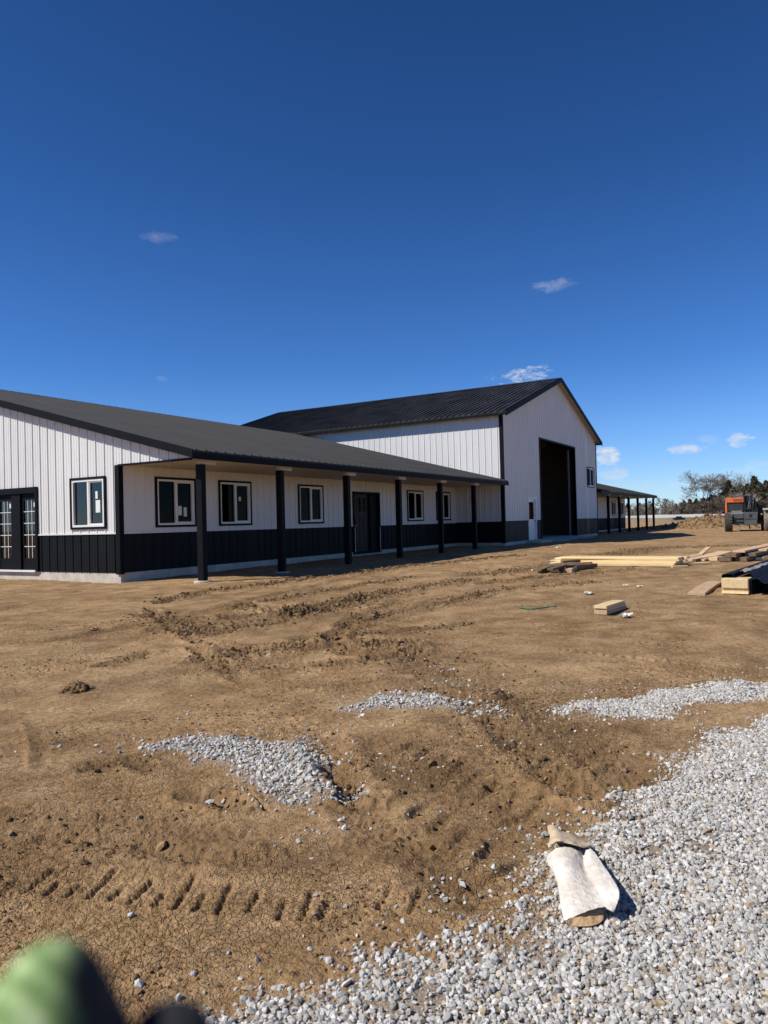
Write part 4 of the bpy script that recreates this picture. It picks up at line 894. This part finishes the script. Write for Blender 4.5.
for k in range(5): mk.box(-.95+k*.12, -.87+k*.12, .012, .019, 2.02, 2.17); mk.box(-.95+k*.12, -.90+k*.12, .006, .012, 2.0+.03*(k % 3), 2.15)
mk.build('lettering', redm, pod)
gr_ = MB()
for k in range(9): gr_.box(-1.36, -.36, .085, .098, 1.36+k*.06, 1.39+k*.06)
gr_.build('grille', mach, pod); MB().box(-1.36, -.33, .03, .09, 1.20, 1.27).box(-1.15, -.45, .04, .09, 1.32, 1.37).build('bumper_strip', mat('pale_strip', (.4, .4, .4), .5), pod)
bo = MB().hexa([(-.26, -.5, 1.30), (.22, -.5, 1.30), (.22, 4.2, 1.9), (-.26, 4.2, 1.9), (-.26, -.5, 2.35), (.22, -.5, 2.35), (.22, 4.2, 2.45), (-.26, 4.2, 2.45)]).build('boom', machd, tl, bevel=.03)
MB().box(-.30, .26, -.62, -.50, 1.9, 2.35).box(-.32, -.24, -.75, -.62, 1.3, 2.62).box(.20, .28, -.75, -.62, 1.3, 2.58).box(-.24, .20, -.72, -.64, 1.42, 1.52).box(-.24, .20, -.72, -.64, 2.48, 2.54).build('boom_head', machd, bo, bevel=.015)
hs = MB()
for k in range(4): hs.tube([(.30+.05*k, -.5, 1.2), (.36+.06*k, -.62, 1.5+.06*k), (.30+.03*k, -.55, 1.8+.1*k), (.18, -.5, 2.1+.05*k)], .016, 5)
hs.build('hoses', machd, bo); MB().tube([(-.05, -.66, 1.45), (.05, -.66, 1.95)], .04, 8).tube([(.10, -.66, 1.5), (.10, -.60, 2.3)], .022, 6).build('tilt_cylinder', mat('chrome_rod', (.5, .5, .5), .3, .9), bo)
MB().tube([(1.35, -.1, 1.9), (1.35, -.35, 2.15)], .015, 5).box(1.28, 1.44, -.38, -.34, 2.05, 2.35).build('mirror', machd, tl)
for xl in (-1.15, .85): MB().lathe([(.05, 0), (.07, .05), (.05, .06)], (xl, -.40, 1.12), (0, -1, 0), 10).build('headlight', rimm, tl)
MB().box(-.95, -.35, -.42, -.37, .62, .66).box(-.95, -.35, -.42, -.37, .85, .89).box(-.28, .48, -.765, -.752, .80, .83).box(.02, .20, -.77, -.752, .95, 1.12).build('steps', machd, tl)
MB().tube([(.42, -.6, 1.35), (.40, -.4, 2.2)], .045, 8).build('lift_cylinder', mach, bo); MB().lathe([(.09, -.08), (.12, 0), (.09, .08)], (.55, -.5, 2.05), (0, 1, 0), 12).build('work_lamp', rimm, bo)
MB().box(.62, .95, -.1, 1.6, 1.0, 1.75).box(.5, .75, .2, 2.6, 1.6, 1.9).build('hydraulic_tank', machd, tl, bevel=.03)
MB().box(.92, 1.5, -.9, .35, 1.45, 1.50).box(.92, 1.5, -.95, -.9, 1.38, 1.50).build('fender', mat('pale_fender', (.5, .46, .42), .6), tl, bevel=.01)
cb = MB()
for (x, y) in ((1.44, .4), (2.1, .4), (1.44, 2.0), (2.1, 2.0)): cb.box(x, x+.08, y, y+.08, 1.25, 2.62)
cb.box(1.42, 2.2, .38, 2.1, 2.60, 2.70); cb.box(1.42, 2.2, .38, 2.1, 1.0, 1.35); ca = cb.build('cab', machd, tl, bevel=.015)
MB().box(1.52, 2.1, .43, .44, 1.35, 2.6).build('windscreen', pane_glass, ca); MB().box(1.6, 2.05, 1.1, 1.6, 1.35, 1.5).box(1.6, 2.05, 1.5, 1.62, 1.5, 2.1).build('seat', machd, ca)

# ---------------------------------------------------------------- far road on its bank, small dark object
roadm = mat('pale_gravel_road', (.52, .50, .46), .9, 0, .1, .3); bankm = mat('dry_grass_bank', (.30, .235, .15), .95, 0, .25, .15, .3, 3)
def lf_(lat, dep): return (CX+RT[0]*lat+math.cos(YAW)*dep, CY+RT[1]*lat+math.sin(YAW)*dep)
rows = [(104, .20), (108.0, .86), (109, 1.08), (118, 1.22), (119.5, 1.0), (124, .3)]
lat = np.linspace(-30, 95, 120); 
def ribbon(i0, i1, name, m):
    vs = []; fs = []
    for i, la in enumerate(lat):
        for (dp, z) in rows[i0:i1+1]:
            q = lf_(la, dp); vs.append((q[0], q[1], z+.06*math.sin(la*.21+dp)+.02*math.sin(la*.9)))
    c = i1-i0+1
    for i in range(len(lat)-1):
        for j in range(c-1): fs.append((i*c+j, (i+1)*c+j, (i+1)*c+j+1, i*c+j+1))
    return MB().add(vs, fs).build(name, m, smooth=True)
T(ribbon(0, 1, 'road_bank', bankm), kind='structure'); T(ribbon(1, 3, 'gravel_road', roadm), kind='structure'); T(ribbon(3, 5, 'road_shoulder', bankm), kind='structure')
q = lf_((679-384)/FPX*106, 106); o = MB().box(-.8, .7, -.4, .4, 0, .62).box(-.4, .3, -.3, .3, .62, .80).tube([(-.8, 0, .15), (-1.6, 0, .12)], .08, 6).build('dark_crate', machd, bevel=.08)
o.location = (q[0], q[1], .18); o.rotation_euler.z = YAW-math.pi/2; T(o, 'small dark box shape sitting below the pale far road', 'box')

# ---------------------------------------------------------------- trees
bark = mat('grey_bark', (.30, .26, .215), .9, 0, .2, 3); bark2 = mat('brown_bark', (.13, .10, .075), .9, 0, .2, 3)
leafm = bpy.data.materials.new('cedar_foliage'); leafm.use_nodes = True; nt = leafm.node_tree; b = nt.nodes['Principled BSDF']
g = nd(nt, 'ShaderNodeNewGeometry'); nt.links.new(ramp(nt, g.outputs['Random Per Island'], [(0, (.026, .028, .012)), (.5, (.062, .055, .026)), (.8, (.115, .092, .05)), (1, (.20, .15, .085))]), b.inputs['Base Color']); b.inputs['Roughness'].default_value = .8
def bare_tree_meshes(h, seed, levels=6, spread=.55, r0=.16, trunkfrac=.22, nb=3):
    rnd = random.Random(seed); tr, cr = MB(), MB()
    def grow(p, d, L, r, lev):
        pts = [p]; rs = [r]; n = 4 if lev < 3 else 3
        for i in range(n):
            d = (d+Vector((rnd.gauss(0, .13), rnd.gauss(0, .13), rnd.gauss(.03, .08)))).normalized(); p = p+d*(L/n); pts.append(p); rs.append(r*(1-.45*(i+1)/n))
        (tr if lev == 0 else cr).tube(pts, rs, 6 if lev < 2 else 3, cap=False)
        if lev >= levels: return
        k = nb if lev > 0 else nb+2
        for j in range(k):
            t = rnd.uniform(.45, 1.0) if j else 1.0; i = min(len(pts)-1, max(1, int(t*n+.5)))
            a = Vector((rnd.gauss(0, 1), rnd.gauss(0, 1), rnd.gauss(0, .5))); a = (a-a.dot(d)*d).normalized()
            sp = spread*rnd.uniform(.6, 1.35); nd_ = (d*math.cos(sp)+a*math.sin(sp)); nd_.z += .06; nd_.normalize()
            grow(pts[i], nd_, L*rnd.uniform(.62, .85), max(rs[i]*rnd.uniform(.55, .75), .011), lev+1)
    grow(Vector((0, 0, -.3)), Vector((0, 0, 1)), h*trunkfrac+.3, r0, 0); return tr, cr
def place_bare(u, dist, h, seed, label, r0=.16, levels=6, spread=.55, m=bark, tf=.2, nb=3, name='bare_tree', zb=None, sc=(1, 1, 1), cat='tree', group=None):
    tr, cr = bare_tree_meshes(h, seed, levels, spread, r0, tf, nb); q = lf_((u-384)/FPX*dist, dist)
    z, _, _ = height(np.array([q[0]]), np.array([q[1]]), False); R = T(empty(name, (q[0], q[1], float(z[0]))), label, cat, group); R.scale = sc
    k = h/max(q_[2] for q_ in cr.v); R.scale = (sc[0]*k, sc[1]*k, sc[2]*k); tr.build('trunk', m, R); cr.build('crown', m, R); return R
place_bare(704, 133, 9.0, 5, 'wide bare tree with pale branches standing left among the dark evergreens', .22, 7, .62, tf=.15, sc=(1.35, 1.35, 1.0))
place_bare(752, 150, 9.6, 12, 'bare tree rising behind the evergreens at the right edge', .18, 6, .5, tf=.25)
place_bare(672, 120, 3.4, 3, 'low grey leafless thicket left of the dark evergreens', .07, 6, .75, tf=.10, nb=3, name='leafless_shrub', cat='shrub')
place_bare(660, 124, 4.0, 8, 'arching leafless shrub just right of the last porch post', .08, 6, .85, m=bark2, tf=.08, name='leafless_shrub', cat='shrub')
place_bare(645, 126, 3.2, 9, 'leafless shrub seen between the last two porch posts', .07, 6, .8, tf=.08, name='leafless_shrub', cat='shrub')
for u_, d_, h_, sd, nm in ((683, 122, 2.6, 31, 'low tan leafless brush at the left foot of the evergreen row'), (695, 121, 3.3, 32, 'rounded tan leafless brush under the left side of the wide bare tree'), (708, 122, 3.0, 33, 'tan leafless brush above the dirt heap'),
                           (719, 121, 3.9, 34, 'tall tan leafless brush beside the machine'), (741, 122, 4.6, 35, 'tan leafless brush rising behind the machine'), (760, 122, 4.2, 36, 'tan leafless brush at the right frame edge')):
    place_bare(u_, d_, h_, sd, nm, .06, 6, .75, m=bark if sd % 2 else bark2, tf=.1, name='leafless_shrub', cat='shrub', sc=(1.2, 1.2, 1))
place_bare(730, 140, 6.4, 21, 'slender bare tree behind the telehandler', .12, 6, .5, tf=.2)
def cedar_mb(h, rad, seed, n=5200):
    r = np.random.default_rng(seed); t = r.random(n)**.8; z = h*(.04+.96*t); prof = rad*np.clip(1-t, 0, 1)**.8*(.55+.45*np.minimum(1, t*6))
    ph = r.random(n)*2*math.pi; lobes = 1+.28*np.sin(ph*3+z*2.2+seed)+.2*np.sin(ph*7-z*4.1)
    rr = prof*lobes*np.sqrt(r.random(n))*(1+.25*(r.random(n) < .15)); c = np.stack([rr*np.cos(ph), rr*np.sin(ph), z+rr*.18*r.normal(size=n)], 1)
    gap = gn(c[:, 0]*1.6+seed, c[:, 2]*1.6+c[:, 1], 5)+.6*gn(c[:, 1]*1.7-seed, c[:, 2]*1.9, 6); c = c[gap > -.28]; n = len(c)
    s = r.uniform(.07, .20, n)*(.6+h/9); d1 = r.normal(size=(n, 3)); d1[:, 2] += .6; d1 /= np.linalg.norm(d1, axis=1)[:, None]; d2 = np.cross(d1, r.normal(size=(n, 3))); d2 /= np.linalg.norm(d2, axis=1)[:, None]
    V = np.stack([c-d2*s[:, None]*.4, c+d2*s[:, None]*.4, c+d1*s[:, None]*1.7], 1).reshape(-1, 3); F = np.arange(3*n).reshape(-1, 3)
    return fast_mesh('crown', V, F)
cm_ = []
for k in range(5):
    me = cedar_mb([5.2, 4.2, 6.0, 3.4, 4.6][k], [2.3, 2.4, 1.9, 2.1, 2.6][k], 40+k); me.materials.append(leafm)
    tm_ = MB().tube([(0, 0, -.3), (.03, .02, 1.2), (0, .05, 3.6)], [.16, .12, .03], 7); me2 = bpy.data.meshes.new('trunk'); me2.from_pydata(tm_.v, [], tm_.f); me2.materials.append(bark2); cm_.append((me, me2))
cl = {0: 'broad', 1: 'squat', 2: 'tall pointed', 3: 'small low', 4: 'round'}
spots = [(676, 128, 3, .8), (684, 131, 1, .8), (690, 126, 3, 1.0), (697, 130, 1, .85), (704, 127, 3, 1.05), (711, 131, 1, 1.0), (716, 126, 3, 1.15), (722, 134, 0, .88), (729, 129, 2, .95), (735, 127, 1, 1.05), (741, 133, 0, .95), (748, 128, 4, 1.05),
         (755, 132, 2, 1.05), (761, 127, 0, .95), (767, 131, 4, 1.15), (776, 129, 2, .9), (786, 133, 0, 1.0), (798, 128, 4, 1.0), (812, 131, 0, 1.1), (640, 138, 1, .8), (628, 141, 4, .75), (616, 138, 0, .65), (652, 143, 3, .9), (604, 140, 1, .75), (588, 143, 4, .7), (666, 140, 3, .75)]
for i, (u, dist, k, s) in enumerate(spots):
    s *= (1.2 if u > 725 else (1.0 if u > 670 else .95))
    q = lf_((u-384)/FPX*dist, dist); z, _, _ = height(np.array([q[0]]), np.array([q[1]]), False)
    if u > 770: lb = 'dark evergreen in the row running on past the right frame edge'
    elif u < 670: lb = 'dark evergreen glimpsed low behind the far porch posts'
    else: lb = cl[k]+' dark evergreen in the row along the far road, left of the machine' if u < 725 else cl[k]+' dark evergreen in the row along the far road, behind the machine'
    R = T(empty('evergreen_tree', (q[0], q[1], float(z[0])), i*1.3), lb, 'tree', 'evergreens along the far road'); R.scale = (s, s, s)
    for nm, me in zip(('crown', 'trunk'), cm_[k]): o = bpy.data.objects.new(nm, me); COL.objects.link(o); o.parent = R
